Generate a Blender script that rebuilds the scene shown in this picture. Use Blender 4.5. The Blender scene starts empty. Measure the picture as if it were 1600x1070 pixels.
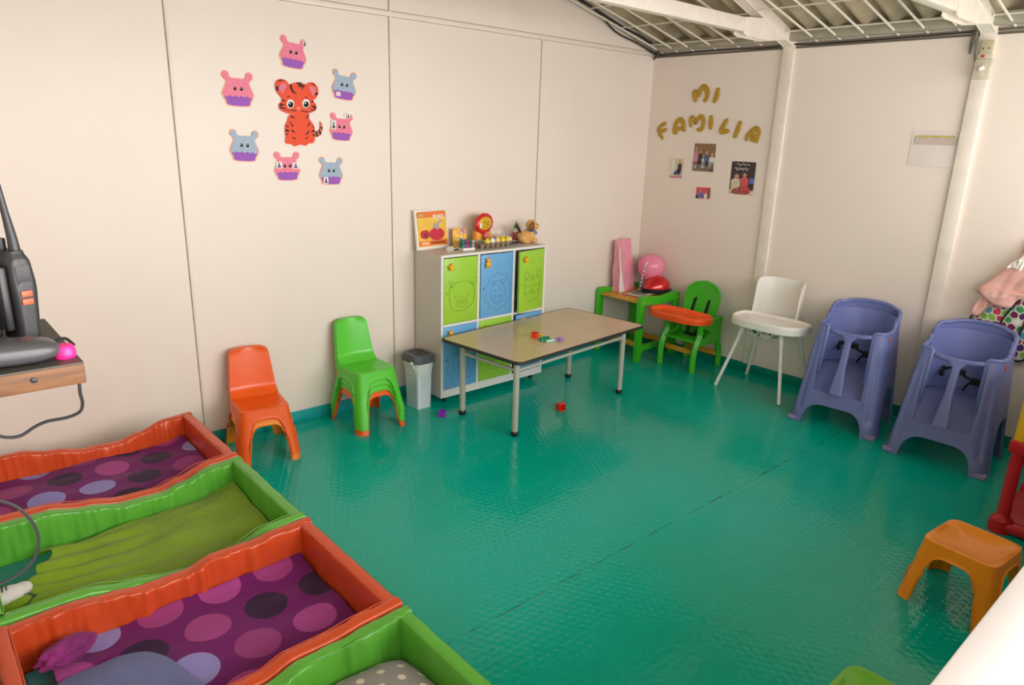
import bpy, bmesh, math, random
from mathutils import Vector, Matrix, Euler, noise
random.seed(7)
D = bpy.data
SC = bpy.context.scene
COL = SC.collection
PI = math.pi

# ---------------------------------------------------------------- camera, world, light, exposure
CAM = Vector((-4.8095, -3.7899, 1.70))
YAW, PITCH, ROLL, FPX = 0.730081, 0.285881, 0.0316117, 1106.49
_f = Vector((math.sin(YAW)*math.cos(PITCH), math.cos(YAW)*math.cos(PITCH), -math.sin(PITCH)))
_r = Vector((math.cos(YAW), -math.sin(YAW), 0))
_u = _r.cross(_f)
_R = _r*math.cos(ROLL) + _u*math.sin(ROLL)
_U = -_r*math.sin(ROLL) + _u*math.cos(ROLL)
cd = D.cameras.new('camera')
cam = D.objects.new('camera', cd)
COL.objects.link(cam)
cd.sensor_width = 36.0
cd.lens = FPX/1600*36.0
cd.clip_start = 0.02
cam.matrix_world = Matrix(((_R.x, _U.x, -_f.x, CAM.x), (_R.y, _U.y, -_f.y, CAM.y), (_R.z, _U.z, -_f.z, CAM.z), (0, 0, 0, 1)))
SC.camera = cam

w = D.worlds.new('world')
SC.world = w
w.use_nodes = True
bg = w.node_tree.nodes['Background']
bg.inputs['Color'].default_value = (1.0, 0.965, 0.955, 1)
bg.inputs['Strength'].default_value = 2.6

def area(name, loc, rot, sx, sy, power, col=(1, 1, 1), portal=False):
    l = D.lights.new(name, 'AREA')
    l.shape = 'RECTANGLE'; l.size = sx; l.size_y = sy
    l.energy = power; l.color = col
    if portal:
        l.cycles.is_portal = True
    o = D.objects.new(name, l)
    COL.objects.link(o)
    o.location = loc; o.rotation_euler = rot
    return o
# hazy daylight enters through the open upper half of the front wall
area('front_opening_portal', (-2.44, -3.70, 1.65), (PI/2, 0, 0), 4.7, 1.25, 1, portal=True)
sl = D.lights.new('daylight_sun', 'SUN'); sl.energy = 1.2; sl.angle = math.radians(55); sl.color = (1.0, 0.97, 0.95)
so = D.objects.new('daylight_sun', sl); COL.objects.link(so)
so.rotation_euler = Vector((-0.42, 0.88, -0.24)).to_track_quat('-Z', 'Y').to_euler()

vs = SC.view_settings
vs.view_transform = 'Standard'
vs.look = 'None'
vs.exposure = 1.12
vs.gamma = 1.0
vs.use_curve_mapping = False

# ---------------------------------------------------------------- materials
def lin(h):
    v = [int(h[i:i+2], 16)/255 for i in (0, 2, 4)]
    return [x/12.92 if x <= 0.04045 else ((x+0.055)/1.055)**2.4 for x in v]

MATS = {}
def mat(name, h, rough=0.5, metal=0.0, var=0.05, vscale=6.0, bump=0.0, bscale=80.0, trans=0.0, coat=0.0, emit=0.0, stretch=None, sheen=0.0, sss=0.0):
    if name in MATS:
        return MATS[name]
    m = D.materials.new(name)
    m.use_nodes = True
    nt = m.node_tree; N = nt.nodes; L = nt.links
    b = N['Principled BSDF']
    c = lin(h)
    tc = N.new('ShaderNodeTexCoord')
    src = tc.outputs['Object']
    if stretch:
        mp = N.new('ShaderNodeMapping'); mp.inputs['Scale'].default_value = stretch
        L.new(src, mp.inputs['Vector']); src = mp.outputs['Vector']
    nz = N.new('ShaderNodeTexNoise'); nz.inputs['Scale'].default_value = vscale; nz.inputs['Detail'].default_value = 4
    L.new(src, nz.inputs['Vector'])
    cr = N.new('ShaderNodeValToRGB')
    cr.color_ramp.elements[0].position = 0.3; cr.color_ramp.elements[1].position = 0.7
    cr.color_ramp.elements[0].color = [max(0, x*(1-var)) for x in c]+[1]
    cr.color_ramp.elements[1].color = [min(1, x*(1+var)) for x in c]+[1]
    L.new(nz.outputs['Fac'], cr.inputs['Fac'])
    L.new(cr.outputs['Color'], b.inputs['Base Color'])
    b.inputs['Roughness'].default_value = rough
    b.inputs['Metallic'].default_value = metal
    b.inputs['Transmission Weight'].default_value = trans
    b.inputs['Coat Weight'].default_value = coat
    b.inputs['Coat Roughness'].default_value = 0.1
    b.inputs['Sheen Weight'].default_value = sheen
    if sss:
        b.inputs['Subsurface Weight'].default_value = sss
        b.inputs['Subsurface Radius'].default_value = (0.01, 0.01, 0.01)
    if emit:
        b.inputs['Emission Color'].default_value = c+[1]
        b.inputs['Emission Strength'].default_value = emit
    if bump:
        n2 = N.new('ShaderNodeTexNoise'); n2.inputs['Scale'].default_value = bscale; n2.inputs['Detail'].default_value = 3
        L.new(src, n2.inputs['Vector'])
        bp = N.new('ShaderNodeBump'); bp.inputs['Strength'].default_value = bump; bp.inputs['Distance'].default_value = 0.01
        L.new(n2.outputs['Fac'], bp.inputs['Height'])
        L.new(bp.outputs['Normal'], b.inputs['Normal'])
    MATS[name] = m
    return m

def math_node(nt, op, a, b=None, c=None):
    n = nt.nodes.new('ShaderNodeMath'); n.operation = op
    for i, v in enumerate((a, b, c)):
        if v is None: continue
        if isinstance(v, (int, float)): n.inputs[i].default_value = v
        else: nt.links.new(v, n.inputs[i])
    return n.outputs[0]

def floor_mat(name='teal_floor_paint', tread=True):
    m = D.materials.new(name); m.use_nodes = True
    nt = m.node_tree; N = nt.nodes; L = nt.links; b = N['Principled BSDF']
    tc = N.new('ShaderNodeTexCoord')
    sx = N.new('ShaderNodeSeparateXYZ'); L.new(tc.outputs['Object'], sx.inputs[0])
    M = lambda op, a, b_=None, c_=None: math_node(nt, op, a, b_, c_)
    S = 0.036                              # staggered round studs pressed into the sheet
    Y = M('DIVIDE', sx.outputs[1], S*0.87); fy = M('FLOOR', Y)
    X = M('ADD', M('DIVIDE', sx.outputs[0], S), M('MULTIPLY', M('FLOORED_MODULO', fy, 2.0), 0.5)); fx = M('FLOOR', X)
    a = M('SUBTRACT', M('SUBTRACT', X, fx), 0.5); c = M('MULTIPLY', M('SUBTRACT', M('SUBTRACT', Y, fy), 0.5), 0.87)
    d = M('DIVIDE', M('SQRT', M('ADD', M('MULTIPLY', a, a), M('MULTIPLY', c, c))), 0.36)
    h = M('MAXIMUM', M('SUBTRACT', 1.0, M('POWER', d, 2.0)), 0.0)
    nz = N.new('ShaderNodeTexNoise'); nz.inputs['Scale'].default_value = 28; nz.inputs['Detail'].default_value = 2
    L.new(tc.outputs['Object'], nz.inputs['Vector'])
    nzw = N.new('ShaderNodeTexNoise'); nzw.inputs['Scale'].default_value = 1.3; nzw.inputs['Detail'].default_value = 3
    L.new(tc.outputs['Object'], nzw.inputs['Vector'])
    wear = M('MULTIPLY', M('SUBTRACT', nzw.outputs['Fac'], 0.30), 2.2)
    hh = M('ADD', M('MULTIPLY', h, M('MINIMUM', M('MAXIMUM', wear, 0.12), 0.6)), M('MULTIPLY', nz.outputs['Fac'], 0.6))
    bp = N.new('ShaderNodeBump'); bp.inputs['Strength'].default_value = 0.7; bp.inputs['Distance'].default_value = 0.0024
    L.new(hh, bp.inputs['Height']); L.new(bp.outputs['Normal'], b.inputs['Normal'])
    # colour: slightly uneven paint with a dirty joint between the floor sheets
    cr = N.new('ShaderNodeValToRGB')
    cr.color_ramp.elements[0].position = 0.3; cr.color_ramp.elements[1].position = 0.75
    cr.color_ramp.elements[0].color = lin('00ac92')+[1]
    cr.color_ramp.elements[1].color = lin('00b4a6')+[1]
    L.new(nzw.outputs['Fac'], cr.inputs['Fac'])
    n3 = N.new('ShaderNodeTexNoise'); n3.inputs['Scale'].default_value = 9; n3.inputs['Detail'].default_value = 5
    L.new(tc.outputs['Object'], n3.inputs['Vector'])
    dist = M('ABSOLUTE', M('ADD', sx.outputs[1], 2.13))
    lim = M('MULTIPLY', M('SUBTRACT', n3.outputs['Fac'], 0.42), 0.016)
    line = M('LESS_THAN', dist, lim)
    mx = N.new('ShaderNodeMixRGB'); mx.inputs['Color2'].default_value = lin('1d4038')+[1]
    L.new(M('MULTIPLY', line, 0.8), mx.inputs['Fac']); L.new(cr.outputs['Color'], mx.inputs['Color1'])
    L.new(mx.outputs['Color'], b.inputs['Base Color'])
    b.inputs['Roughness'].default_value = 0.09
    b.inputs['Specular IOR Level'].default_value = 0.27
    return m

def dots_mat(name, base, dots, spacing, radius, jitter=0.0, rot=0.0):
    m = D.materials.new(name); m.use_nodes = True
    nt = m.node_tree; N = nt.nodes; L = nt.links; b = N['Principled BSDF']
    tc = N.new('ShaderNodeTexCoord')
    mp = N.new('ShaderNodeMapping'); mp.inputs['Rotation'].default_value = (0, 0, rot)
    vsrc = tc.outputs['UV']
    if jitter:
        nj = N.new('ShaderNodeTexNoise'); nj.inputs['Scale'].default_value = 22; nj.inputs['Detail'].default_value = 3
        L.new(tc.outputs['UV'], nj.inputs['Vector'])
        va = N.new('ShaderNodeVectorMath'); va.operation = 'MULTIPLY_ADD'; va.inputs[1].default_value = (jitter, jitter, 0)
        L.new(nj.outputs['Color'], va.inputs[0]); L.new(tc.outputs['UV'], va.inputs[2]); vsrc = va.outputs[0]
    L.new(vsrc, mp.inputs['Vector'])
    sx = N.new('ShaderNodeSeparateXYZ'); L.new(mp.outputs['Vector'], sx.inputs[0])
    M = lambda op, a, b_=None, c_=None: math_node(nt, op, a, b_, c_)
    V = M('DIVIDE', sx.outputs[1], spacing*0.87); fv = M('FLOOR', V)
    U = M('ADD', M('DIVIDE', sx.outputs[0], spacing), M('MULTIPLY', M('FLOORED_MODULO', fv, 2.0), 0.5)); fu = M('FLOOR', U)
    du = M('SUBTRACT', M('SUBTRACT', U, fu), 0.5); dv = M('MULTIPLY', M('SUBTRACT', M('SUBTRACT', V, fv), 0.5), 0.87)
    dd = M('SQRT', M('ADD', M('MULTIPLY', du, du), M('MULTIPLY', dv, dv)))
    inside = M('LESS_THAN', dd, radius/spacing)
    cb = N.new('ShaderNodeCombineXYZ'); L.new(fu, cb.inputs[0]); L.new(fv, cb.inputs[1])
    wn = N.new('ShaderNodeTexWhiteNoise'); wn.noise_dimensions = '2D'; L.new(cb.outputs[0], wn.inputs['Vector'])
    cr = N.new('ShaderNodeValToRGB'); cr.color_ramp.interpolation = 'CONSTANT'
    e = cr.color_ramp.elements
    e[0].position = 0; e[0].color = lin(dots[0])+[1]
    e[1].position = 1/len(dots); e[1].color = lin(dots[1 % len(dots)])+[1]
    for i in range(2, len(dots)):
        x = e.new(i/len(dots)); x.color = lin(dots[i])+[1]
    L.new(wn.outputs['Value'], cr.inputs['Fac'])
    mx = N.new('ShaderNodeMixRGB'); mx.inputs['Color1'].default_value = lin(base)+[1]
    L.new(inside, mx.inputs['Fac']); L.new(cr.outputs['Color'], mx.inputs['Color2'])
    nz = N.new('ShaderNodeTexNoise'); nz.inputs['Scale'].default_value = 350; L.new(tc.outputs['Object'], nz.inputs['Vector'])
    bp = N.new('ShaderNodeBump'); bp.inputs['Strength'].default_value = 0.3; bp.inputs['Distance'].default_value = 0.002
    L.new(nz.outputs['Fac'], bp.inputs['Height']); L.new(bp.outputs['Normal'], b.inputs['Normal'])
    L.new(mx.outputs['Color'], b.inputs['Base Color'])
    b.inputs['Roughness'].default_value = 0.9
    b.inputs['Sheen Weight'].default_value = 0.08
    return m

def roof_mat():
    m = mat('fibre_cement_roof', 'ab9d82', 0.85, var=0.25, vscale=5, bump=0.3, bscale=40)
    return m

# ---------------------------------------------------------------- mesh helpers
class B:
    """collects shapes into ONE mesh"""
    def __init__(s):
        s.bm = bmesh.new(); s.mi = 0
        s.T = Matrix.Identity(4)
    def _merge(s, t, smooth=True):
        for f in t.faces:
            f.material_index = s.mi; f.smooth = smooth
        t.transform(s.T)
        me = D.meshes.new('tmp'); t.to_mesh(me); t.free()
        s.bm.from_mesh(me); D.meshes.remove(me)
        return s
    def m(s, i):
        s.mi = i; return s
    def box(s, x0, x1, y0, y1, z0, z1, bev=0.0, seg=2, rot=None, org=None):
        t = bmesh.new()
        bmesh.ops.create_cube(t, size=1)
        for v in t.verts:
            v.co = Vector(((x0+x1)/2+v.co.x*(x1-x0), (y0+y1)/2+v.co.y*(y1-y0), (z0+z1)/2+v.co.z*(z1-z0)))
        if bev:
            bmesh.ops.bevel(t, geom=t.edges[:], offset=bev, segments=seg, affect='EDGES', profile=0.5)
        if rot is not None:
            o = Vector(org) if org else Vector(((x0+x1)/2, (y0+y1)/2, (z0+z1)/2))
            t.transform(Matrix.Translation(o) @ rot.to_4x4() @ Matrix.Translation(-o))
        return s._merge(t, smooth=bool(bev))
    def beam(s, p, q, wx, wz, bev=0.0, up=Vector((0, 0, 1))):
        """box whose axis runs p -> q, wx wide sideways, wz tall"""
        p = Vector(p); q = Vector(q); d = (q-p); L = d.length; d.normalize()
        sd = d.cross(up)
        if sd.length < 1e-4: sd = Vector((1, 0, 0))
        sd.normalize(); uu = sd.cross(d)
        t = bmesh.new(); bmesh.ops.create_cube(t, size=1)
        for v in t.verts:
            v.co = p + d*(v.co.x+0.5)*L + sd*v.co.y*wx + uu*v.co.z*wz
        if bev: bmesh.ops.bevel(t, geom=t.edges[:], offset=bev, segments=2, affect='EDGES', profile=0.5)
        bmesh.ops.recalc_face_normals(t, faces=t.faces[:])
        return s._merge(t, smooth=bool(bev))
    def tube(s, pts, r, n=10, closed=False, flat=1.0, cap=True, up=None):
        pts = [Vector(p) for p in pts]; k = len(pts)
        rs = r if isinstance(r, (list, tuple)) else [r]*k
        t = bmesh.new(); rings = []
        prev = None
        for i in range(k):
            if closed: d = pts[(i+1) % k]-pts[i-1]
            else: d = pts[min(i+1, k-1)]-pts[max(i-1, 0)]
            d.normalize()
            if prev is None:
                a = Vector(up) if up else (Vector((0, 0, 1)) if abs(d.z) < 0.9 else Vector((1, 0, 0)))
                nrm = d.cross(a).normalized()
            else:
                nrm = (prev-d*prev.dot(d)).normalized()
            prev = nrm; bn = d.cross(nrm)
            rings.append([t.verts.new(pts[i]+(nrm*math.cos(2*PI*j/n)+bn*math.sin(2*PI*j/n)*flat)*rs[i]) for j in range(n)])
        rng = range(k) if closed else range(k-1)
        for i in rng:
            A_ = rings[i]; B_ = rings[(i+1) % k]
            for j in range(n):
                t.faces.new((A_[j], A_[(j+1) % n], B_[(j+1) % n], B_[j]))
        if not closed and cap:
            t.faces.new(rings[0][::-1]); t.faces.new(rings[-1])
        bmesh.ops.recalc_face_normals(t, faces=t.faces[:])
        return s._merge(t)
    def lathe(s, prof, n=24, c=(0, 0, 0), axis='z', sx=1.0, sy=1.0):
        t = bmesh.new(); rings = []
        for r, z in prof:
            if r < 1e-5: rings.append([t.verts.new((0, 0, z))])
            else: rings.append([t.verts.new((r*sx*math.cos(2*PI*j/n), r*sy*math.sin(2*PI*j/n), z)) for j in range(n)])
        for A_, B_ in zip(rings, rings[1:]):
            for j in range(n):
                a = A_[j % len(A_)]; b = A_[(j+1) % len(A_)]; c2 = B_[(j+1) % len(B_)]; d = B_[j % len(B_)]
                vs_ = []
                for v in (a, b, c2, d):
                    if v not in vs_: vs_.append(v)
                if len(vs_) >= 3: t.faces.new(vs_)
        if len(rings[0]) > 1: t.faces.new(rings[0][::-1])
        if len(rings[-1]) > 1: t.faces.new(rings[-1])
        if axis == 'x': t.transform(Matrix.Rotation(PI/2, 4, 'Y'))
        if axis == 'y': t.transform(Matrix.Rotation(-PI/2, 4, 'X'))
        bmesh.ops.recalc_face_normals(t, faces=t.faces[:])
        t.transform(Matrix.Translation(c))
        return s._merge(t)
    def ball(s, c, r, rot=None, n=16, amp=0.0, fr=6.0, seed=0):
        t = bmesh.new(); bmesh.ops.create_icosphere(t, subdivisions=4 if amp else 3, radius=1)
        r = (r, r, r) if isinstance(r, (int, float)) else r
        for v in t.verts:
            k = 1.0
            if amp: k += amp*noise.noise(v.co*fr+Vector((seed*3.1, seed, 0)))
            v.co = Vector((v.co.x*r[0], v.co.y*r[1], v.co.z*r[2]))*k
        if rot is not None: t.transform(rot.to_4x4())
        t.transform(Matrix.Translation(c))
        return s._merge(t)
    def flat(s, pts, z0, z1):
        """extrude a 2-D outline (local XY) from z0 to z1"""
        t = bmesh.new()
        a = [t.verts.new((p[0], p[1], z0)) for p in pts]; b = [t.verts.new((p[0], p[1], z1)) for p in pts]
        t.faces.new(a[::-1]); t.faces.new(b)
        k = len(pts)
        for i in range(k): t.faces.new((a[i], a[(i+1) % k], b[(i+1) % k], b[i]))
        bmesh.ops.recalc_face_normals(t, faces=t.faces[:])
        return s._merge(t, smooth=False)
    def grid(s, f, nu, nv, wrapu=False, uv=False, flip=False):
        t = bmesh.new()
        uvl = t.loops.layers.uv.new('UVMap') if uv else None
        V = []; C = {}
        for i in range(nu if wrapu else nu+1):
            row = []
            for j in range(nv+1):
                v = t.verts.new(f(i/nu, j/nv)); C[v] = (i/nu, j/nv); row.append(v)
            V.append(row)
        L_ = len(V)
        for i in range(nu):
            for j in range(nv):
                q = (V[i][j], V[(i+1) % L_][j], V[(i+1) % L_][j+1], V[i][j+1])
                fc = t.faces.new(q[::-1] if flip else q)
                if uv:
                    for lp in fc.loops: lp[uvl].uv = uv(*C[lp.vert])
        return s._merge(t)
    def text(s, body, size, x, y, z, depth=0.0006, align='CENTER', shear=0.0, bold=0.0):
        cu = D.curves.new('t', 'FONT'); cu.body = body; cu.size = size; cu.align_x = align; cu.extrude = depth; cu.shear = shear
        cu.offset = bold; cu.resolution_u = 3
        o = D.objects.new('t', cu); COL.objects.link(o)
        dg = bpy.context.evaluated_depsgraph_get(); dg.update()
        me = D.meshes.new_from_object(o.evaluated_get(dg))
        D.objects.remove(o); D.curves.remove(cu)
        t = bmesh.new(); t.from_mesh(me); D.meshes.remove(me)
        t.transform(Matrix.Translation((x, y, z)))
        return s._merge(t, smooth=False)
    def obj(s, name, mats, parent=None, sharp=40, solid=0, sub=0, off=-1.0, bev=0):
        me = D.meshes.new(name)
        s.bm.to_mesh(me); s.bm.free()
        for m_ in (mats if isinstance(mats, (list, tuple)) else [mats]): me.materials.append(m_)
        if sharp: me.set_sharp_from_angle(angle=math.radians(sharp))
        o = D.objects.new(name, me); COL.objects.link(o)
        if parent: o.parent = parent
        if solid:
            md = o.modifiers.new('solid', 'SOLIDIFY'); md.thickness = solid; md.offset = off; md.use_even_offset = False
            dg = bpy.context.evaluated_depsgraph_get(); dg.update()
            m2 = D.meshes.new_from_object(o.evaluated_get(dg))
            o.modifiers.clear(); o.data = m2; m2.name = name; D.meshes.remove(me)
            m2.set_sharp_from_angle(angle=math.radians(50))
        if bev:
            md = o.modifiers.new('bev', 'BEVEL'); md.width = bev; md.segments = 2; md.limit_method = 'ANGLE'
        if sub:
            md = o.modifiers.new('sub', 'SUBSURF'); md.levels = sub; md.render_levels = sub
        return o

def thing(name, label, cat, loc=(0, 0, 0), rz=0.0, group=None, M=None):
    o = D.objects.new(name, None); COL.objects.link(o)
    o.empty_display_size = 0.05
    if M is not None: o.matrix_world = M
    else:
        o.location = loc; o.rotation_euler = (0, 0, rz)
    return tag(o, label, cat, group)
def tag(o, label, cat, group=None):
    o['label'] = label; o['category'] = cat
    if group: o['group'] = group
    return o
def outward(b, c=(0, 0, 0)):
    """turn every face of an open shell away from the vertical axis through c"""
    c = Vector(c)
    for f in b.bm.faces:
        d = f.calc_center_median()-c; d.z = 0
        n = f.normal
        if abs(n.z) > .9:
            if n.z < 0: f.normal_flip()
        elif n.dot(d) < 0: f.normal_flip()
    b.bm.normal_update()
def struct(o, label=None):
    o['kind'] = 'structure'
    if label: o['label'] = label
    return o
def dup(root, label, loc=None, rz=None, group=None, M=None):
    def cp(o, par):
        c = o.copy(); COL.objects.link(c)
        if par: c.parent = par
        for ch in o.children: cp(ch, c)
        return c
    r = cp(root, None)
    if M is not None: r.matrix_world = M
    if loc is not None: r.location = loc
    if rz is not None: r.rotation_euler = (0, 0, rz)
    r['label'] = label
    if group: r['group'] = group
    return r
def recolor(root, mp):
    """give a copy its own meshes with other materials"""
    for ch in root.children_recursive + [root]:
        if ch.type != 'MESH': continue
        if any(m_.name in mp for m_ in ch.data.materials if m_):
            ch.data = ch.data.copy()
            for i, m_ in enumerate(ch.data.materials):
                if m_.name in mp: ch.data.materials[i] = mp[m_.name]

def spline(pts, n=6, closed=True):
    """Catmull-Rom through points"""
    k = len(pts); out = []
    P_ = [Vector(p) for p in pts]
    rng = range(k) if closed else range(k-1)
    for i in rng:
        if closed: a, b, c, d = P_[i-1], P_[i], P_[(i+1) % k], P_[(i+2) % k]
        else: a, b, c, d = P_[max(i-1, 0)], P_[i], P_[i+1], P_[min(i+2, k-1)]
        for j in range(n):
            t = j/n
            out.append(0.5*((2*b)+(c-a)*t+(2*a-5*b+4*c-d)*t*t+(3*b-a-3*c+d)*t**3))
    if not closed: out.append(P_[-1])
    return out
def circ(cx, cy, rx, ry=None, n=20, rot=0):
    ry = ry or rx
    return [(cx+math.cos(2*PI*i/n)*rx*math.cos(rot)-math.sin(2*PI*i/n)*ry*math.sin(rot), cy+math.cos(2*PI*i/n)*rx*math.sin(rot)+math.sin(2*PI*i/n)*ry*math.cos(rot)) for i in range(n)]
def sm(t): t = max(0, min(1, t)); return t*t*(3-2*t)
def lerp(a, b, t): return a+(b-a)*t
def interp(tab, x):
    if x <= tab[0][0]: return tab[0][1]
    for (a, va), (b, vb) in zip(tab, tab[1:]):
        if x <= b: return lerp(va, vb, sm((x-a)/(b-a)))
    return tab[-1][1]

def trace(px, py, ax, val):
    """point where the sight line through a picture point meets the plane  axis = val"""
    d = _R*((px-800)/FPX) - _U*((py-535)/FPX) + _f
    return CAM + d*((val-CAM[ax])/d[ax])
def cushion(b, pts, x0, depth, fold=.012, fr=9.0, seed=0, puff=.5, nu=72, nv=22, uvs=None, dirn=(1, .6)):
    """puffy cloth panel hanging in the plane x = x0; pts is its outline as (y, z)"""
    o_ = spline([(p[0], p[1], 0) for p in pts], 6)
    cy = sum(p.x for p in o_)/len(o_); cz = sum(p.y for p in o_)/len(o_); n = len(o_)
    for sgn in (-1, 1):
        def f(u, v):
            i = u*n; k = int(i) % n; fr_ = i-int(i)
            y = lerp(o_[k].x, o_[(k+1) % n].x, fr_); z = lerp(o_[k].y, o_[(k+1) % n].y, fr_)
            y = lerp(cy, y, v); z = lerp(cz, z, v)
            th = depth*max(0, 1-v**3)**puff
            q = noise.noise(Vector((y*fr*dirn[0], z*fr*dirn[1], seed)))+.5*noise.noise(Vector((y*fr*2.6*dirn[0]+z*fr, z*fr, seed+3)))
            return (x0+sgn*th+(q*fold*2 if sgn < 0 else 0)*(1-v**6), y, z)
        b.grid(f, n, nv, wrapu=True, uv=(lambda u, v: ((cy+(o_[int(u*n) % n].x-cy)*v)*uvs, (cz+(o_[int(u*n) % n].y-cz)*v)*uvs)) if uvs else False)
    bmesh.ops.remove_doubles(b.bm, verts=b.bm.verts[:], dist=.0003)
    bmesh.ops.recalc_face_normals(b.bm, faces=b.bm.faces[:])

# frames of things fixed to the two walls: local X right, Y up, Z out of the wall
def on_back(x, z, rot=0.0, off=0.0):
    return Matrix.Translation((x, -off, z)) @ Matrix(((1, 0, 0, 0), (0, 0, -1, 0), (0, 1, 0, 0), (0, 0, 0, 1))) @ Matrix.Rotation(rot, 4, 'Z')
def on_right(y, z, rot=0.0, off=0.0):
    return Matrix.Translation((-off, y, z)) @ Matrix(((0, 0, -1, 0), (-1, 0, 0, 0), (0, 1, 0, 0), (0, 0, 0, 1))) @ Matrix.Rotation(rot, 4, 'Z')

M_WALL = mat('cream_wall_paint', 'efe1d5', 0.42, var=0.025, vscale=1.5, bump=0.05, bscale=7)
M_TRIM = mat('white_trim_paint', 'f0e2d2', 0.4, var=0.03)
M_SEAM = mat('dark_joint_line', 'a09484', 0.8, var=0.2, vscale=20)
M_FLOOR = floor_mat()
M_SKIRT = mat('turquoise_skirting_paint', '14a0a0', 0.3, var=0.1, bump=0.1, bscale=30)
M_SKIRT2 = mat('teal_skirting_paint', '008a78', 0.3, var=0.1)
M_ROOF = roof_mat()
M_STEEL = mat('white_painted_steel', 'efe4d6', 0.45, var=0.05, vscale=12)
M_ROD = mat('cream_painted_rod', 'e4ddcb', 0.45, var=0.08, vscale=30)
M_PURLIN = mat('grey_galvanised_steel', 'a8a290', 0.55, metal=0.3, var=0.15, vscale=8)
M_BLACK = mat('black_plastic', '1c1c1e', 0.35, var=0.1)
M_WHITE = mat('white_plastic', 'f2f0ea', 0.35, var=0.02)
# ---------------------------------------------------------------- the setting
W, DEP, EAVE, SL = 4.88, 3.66, 2.335, 0.31
RIDGE = EAVE + SL*W/2
b = B(); b.box(-W-0.1, 0.1, -DEP-1.6, 0.1, -0.06, 0)
struct(b.obj('floor', M_FLOOR))
# back wall (gable end)
b = B(); b.T = on_back(0, 0)
b.flat([(-W-0.06, 0), (0.06, 0), (0.06, EAVE+0.085), (-W/2, RIDGE+0.085), (-W-0.06, EAVE+0.085)], -0.06, 0)
struct(b.obj('wall_back', M_WALL))
b = B(); b.box(0, 0.06, -DEP-1.6, 0.0, 0, EAVE+0.07)
struct(b.obj('wall_right', M_WALL))
b = B(); b.box(-W-0.06, -W, -DEP, 0, 0, EAVE+0.05)
struct(b.obj('wall_left', M_WALL))
# front wall: waist-high white half wall, open above it, header band and gable over the opening
b = B(); b.box(-W, 0, -3.66, -3.583, 0, 1.0, 0.004)
struct(b.obj('wall_front', mat('white_half_wall_paint', 'd2cac8', 0.5, var=0.02)))
b = B(); b.T = Matrix.Translation((0, -3.66, 0)) @ on_back(0, 0)
b.flat([(-W, 2.25), (0, 2.25), (0, EAVE), (-W/2, RIDGE), (-W, EAVE)], -0.04, 0.02)
struct(b.obj('wall_front_gable', M_WALL))
# corrugated roof, two slopes
def roof(side):
    b = B()
    x0 = 0.12 if side else -W-0.12
    def f(u, v):
        x = lerp(x0, -W/2, v)
        y = lerp(0.06, -DEP-1.6, u)
        d = abs(x) if side else abs(x+W)
        d = -x if side else x+W
        return (x, y, EAVE+0.075+SL*d+0.034*math.sin(2*PI*y/0.177+1.0))
    b.grid(f, 420, 6)
    return b
b = roof(True)
def f2(u, v):
    x = lerp(-W-0.12, -W/2, v); y = lerp(0.06, -DEP-1.6, u)
    return (x, y, EAVE+0.075+SL*(x+W)+0.034*math.sin(2*PI*y/0.177+1.0))
b.grid(f2, 420, 6)
struct(b.obj('ceiling', M_ROOF, sharp=0, solid=0.006))
# skirting
b = B(); b.box(-W, 0, -0.008, 0, 0, 0.071, 0.002)
struct(b.obj('baseboard_back', M_SKIRT))
b = B(); b.box(-0.008, 0, -DEP+0.08, -0.008, 0, 0.071, 0.002)
struct(b.obj('baseboard_right', M_SKIRT2))
# panel joints of the back wall
tn = 0
def trim(bb, mats):
    global tn
    tn += 1
    return struct(bb.obj('trim_%d' % tn, mats))
for x, ztop in ((-3.665, 2.70), (-2.445, 3.05), (-1.233, 2.325)):
    b = B()
    b.box(x-0.0022, x+0.0032, -0.0015, 0.0, 0.071, ztop)
    b.m(1).box(x+0.004, x+0.018, -0.003, 0.0, 0.071, ztop, 0.001)
    trim(b, [M_SEAM, M_TRIM])
b = B(); b.box(-W, 0, -0.004, 0, 2.325, 2.352, 0.001)
b.m(1).box(-W, 0, -0.002, 0, 2.352, 2.356); b.box(-W, 0, -0.0015, 0, 2.322, 2.325)
trim(b, [M_TRIM, M_SEAM])
# gable edge strip with cable
b = B(); b.beam((0, -0.012, EAVE+0.02), (-W/2, -0.012, RIDGE-0.01), 0.02, 0.03)
b.m(1).tube(spline([(-0.02-0.25*i, -0.03-0.01*(i % 2), EAVE-0.0+0.25*i*SL-0.02*(i % 3)) for i in range(10)], 4, False), 0.006, 6)
trim(b, [M_PURLIN, M_BLACK])
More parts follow.
